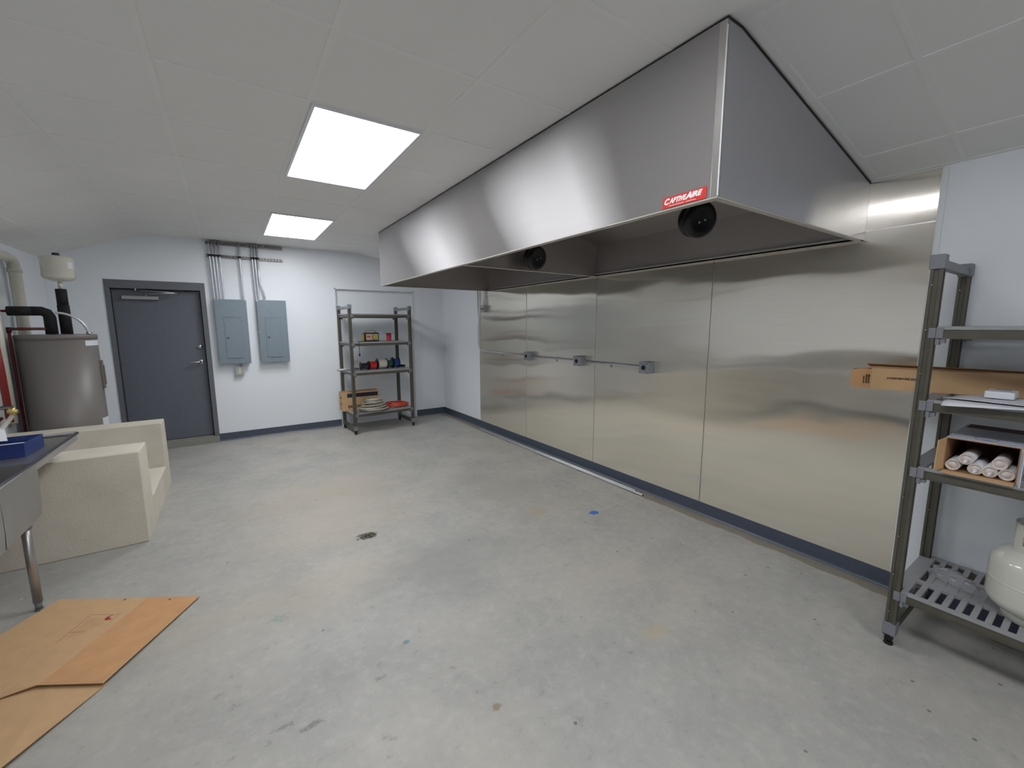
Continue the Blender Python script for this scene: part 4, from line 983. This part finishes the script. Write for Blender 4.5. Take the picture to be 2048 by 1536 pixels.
# ------------------------------------------------------------------ things on the floor
def lying(name, label, pts, z, th, mat, cat, group=None, lift=None, par=None):
    mb = MB()
    P = [Vector((p[0], p[1], z + (lift[i] if lift else 0))) for i, p in enumerate(pts)]
    mb.prism(P, (0, 0, th)); o = mb.build(name, mat, par)
    if label: tag(o, label, cat, group)
    return o
s1 = lying('cardboard_sheet', 'flattened brown cardboard sheet on the floor with red print, upper part up to the tear', [(-3.505, -4.103), (-3.652, -4.018), (-4.188, -3.671), (-4.62, -4.30), (-4.235, -4.475), (-4.071, -4.484), (-3.828, -4.634)], 0.0078, 0.004, M['card'], 'cardboard', 'flattened cardboard on the floor', lift=[0, 0, 0, 0, 0, 0.012, 0.010])
lying('worn_flap', None, [(-3.507, -4.104), (-3.756, -3.943), (-4.031, -4.436), (-4.06, -4.478), (-3.832, -4.628)], 0.0119, 0.0006, M['card_d'], None, par=s1, lift=[0, 0, 0.0105, 0.012, 0.010])
mb = MB()
def line(p, q, w_=0.0022, z=0.0127):
    p, q = Vector((p[0], p[1], z)), Vector((q[0], q[1], z)); d_ = (q-p).normalized(); n_ = Vector((-d_.y, d_.x, 0))*w_/2
    mb.prism([p-n_, q-n_, q+n_, p+n_], (0, 0, 0.0003))
R_ = [(-3.996, -3.965), (-3.868, -4.049), (-4.003, -4.270), (-4.115, -4.208)]
for i in range(4): line(R_[i], R_[(i+1) % 4], z=0.0119)
line((-4.055, -4.09), (-3.93, -4.16), z=0.0119)
for k in range(7):
    f = 0.16+k*0.1; a = (R_[0][0]*(1-f)+R_[1][0]*f, R_[0][1]*(1-f)+R_[1][1]*f); b = (R_[3][0]*(1-f)+R_[2][0]*f, R_[3][1]*(1-f)+R_[2][1]*f)
    a = (a[0]*0.9+b[0]*0.1, a[1]*0.9+b[1]*0.1); line(a, (a[0]*0.4+b[0]*0.6, a[1]*0.4+b[1]*0.6), 0.0012, 0.0119)
mb.build('printed_outline', M['ink_brown'], s1)
cxm = Vector((-3.905, -4.055, 0.0119)); pts = []
for k in range(14):
    a = 0.7 + k/13*4.3; pts.append(cxm + Vector((0.021*math.cos(a), 0.021*math.sin(a), 0)))
for k in range(13, -1, -1):
    a = 0.7 + k/13*4.3; pts.append(cxm + Vector((0.008+0.011*math.cos(a), 0.004+0.012*math.sin(a), 0)))
MB().prism(pts, (0, 0, 0.0004)).build('red_mark', M['ink_red'], s1)
MB().prism([(-3.650, -4.036, 0.0126), (-3.663, -4.066, 0.0126), (-3.655, -4.067, 0.0126), (-3.641, -4.037, 0.0126)], (0, 0, 0.0004)).prism([(-3.745, -4.21, 0.0126), (-3.772, -4.268, 0.0126), (-3.766, -4.27, 0.0126), (-3.752, -4.238, 0.0126), (-3.738, -4.212, 0.0126)], (0, 0, 0.0004)).prism([(-3.864, -3.887, 0.0119), (-3.876, -3.895, 0.0119), (-3.870, -3.901, 0.0119), (-3.858, -3.893, 0.0119)], (0, 0, 0.0004)).build('tear_hole', M['dark'], s1)
s2 = lying('cardboard_sheet', 'flattened brown cardboard on the floor nearest the camera, below the dark tear', [(-3.820, -4.622), (-4.02, -4.40), (-4.235, -4.40), (-4.60, -4.40), (-4.60, -5.06), (-4.14, -5.06), (-4.045, -4.925)], 0.0010, 0.0035, M['card'], 'cardboard', 'flattened cardboard on the floor', lift=[0.0, 0.0, 0, 0, 0.0, 0.018, 0.018])
mb = MB()
def line2(p, q, w_, z0_, z1_):
    p, q = Vector((p[0], p[1], z0_)), Vector((q[0], q[1], z1_)); d_ = (q-p).normalized(); n_ = Vector((-d_.y, d_.x, 0))*w_/2
    mb.prism([p-n_, q-n_, q+n_, p+n_], (0, 0, 0.0003))
# chips and the blue tape
o = lying('tape_piece', 'small torn piece of blue masking tape stuck on the concrete floor', [(-0.788, -4.588), (-0.762, -4.632), (-0.712, -4.640), (-0.690, -4.600), (-0.728, -4.570)], 0.0004, 0.0005, M['tape'], 'tape')
mb = MB(); rr_ = random.Random(21)
for k in range(70):
    a = rr_.uniform(0, 6.28); q = rr_.random()**0.6; x = -2.472+0.062*q*math.cos(a); y = -3.909+0.042*q*math.sin(a); s_ = rr_.uniform(0.003, 0.008)
    Mx = Matrix.Translation((x, y, s_*0.3)) @ Euler((rr_.uniform(0, 3), rr_.uniform(0, 3), rr_.uniform(0, 3))).to_matrix().to_4x4()
    mb.box(-s_/2, -s_/2, -s_*0.3, s_/2, s_/2, s_*0.3, Mx)
o = mb.build('debris_pile', simple('dark_grit', (88,82,66), 0.9, var=0.3)); tag(o, 'small dark patch of loose grit in the middle of the floor', 'debris'); o['kind'] = 'stuff'
def rod(xa, ya, xb, yb, label):
    o = MB().tube([(xa, ya, 0.0115), (xb, yb, 0.0115)], 0.0108, 14).build('loose_conduit', M['emt']); tag(o, label, 'conduit', 'loose conduits on the floor')
    MB().cyl((xb, yb-0.0001, 0.0115), (xb, yb-0.002, 0.0115), 0.0082).build('open_end', M['dark'], o)
rod(-0.116, -1.445, -0.108, -4.615, 'longer loose metal conduit on the floor, outer one of the two by the right wall')
rod(-0.088, -1.500, -0.078, -4.505, 'shorter loose metal conduit on the floor, inner one nearest the wall base')
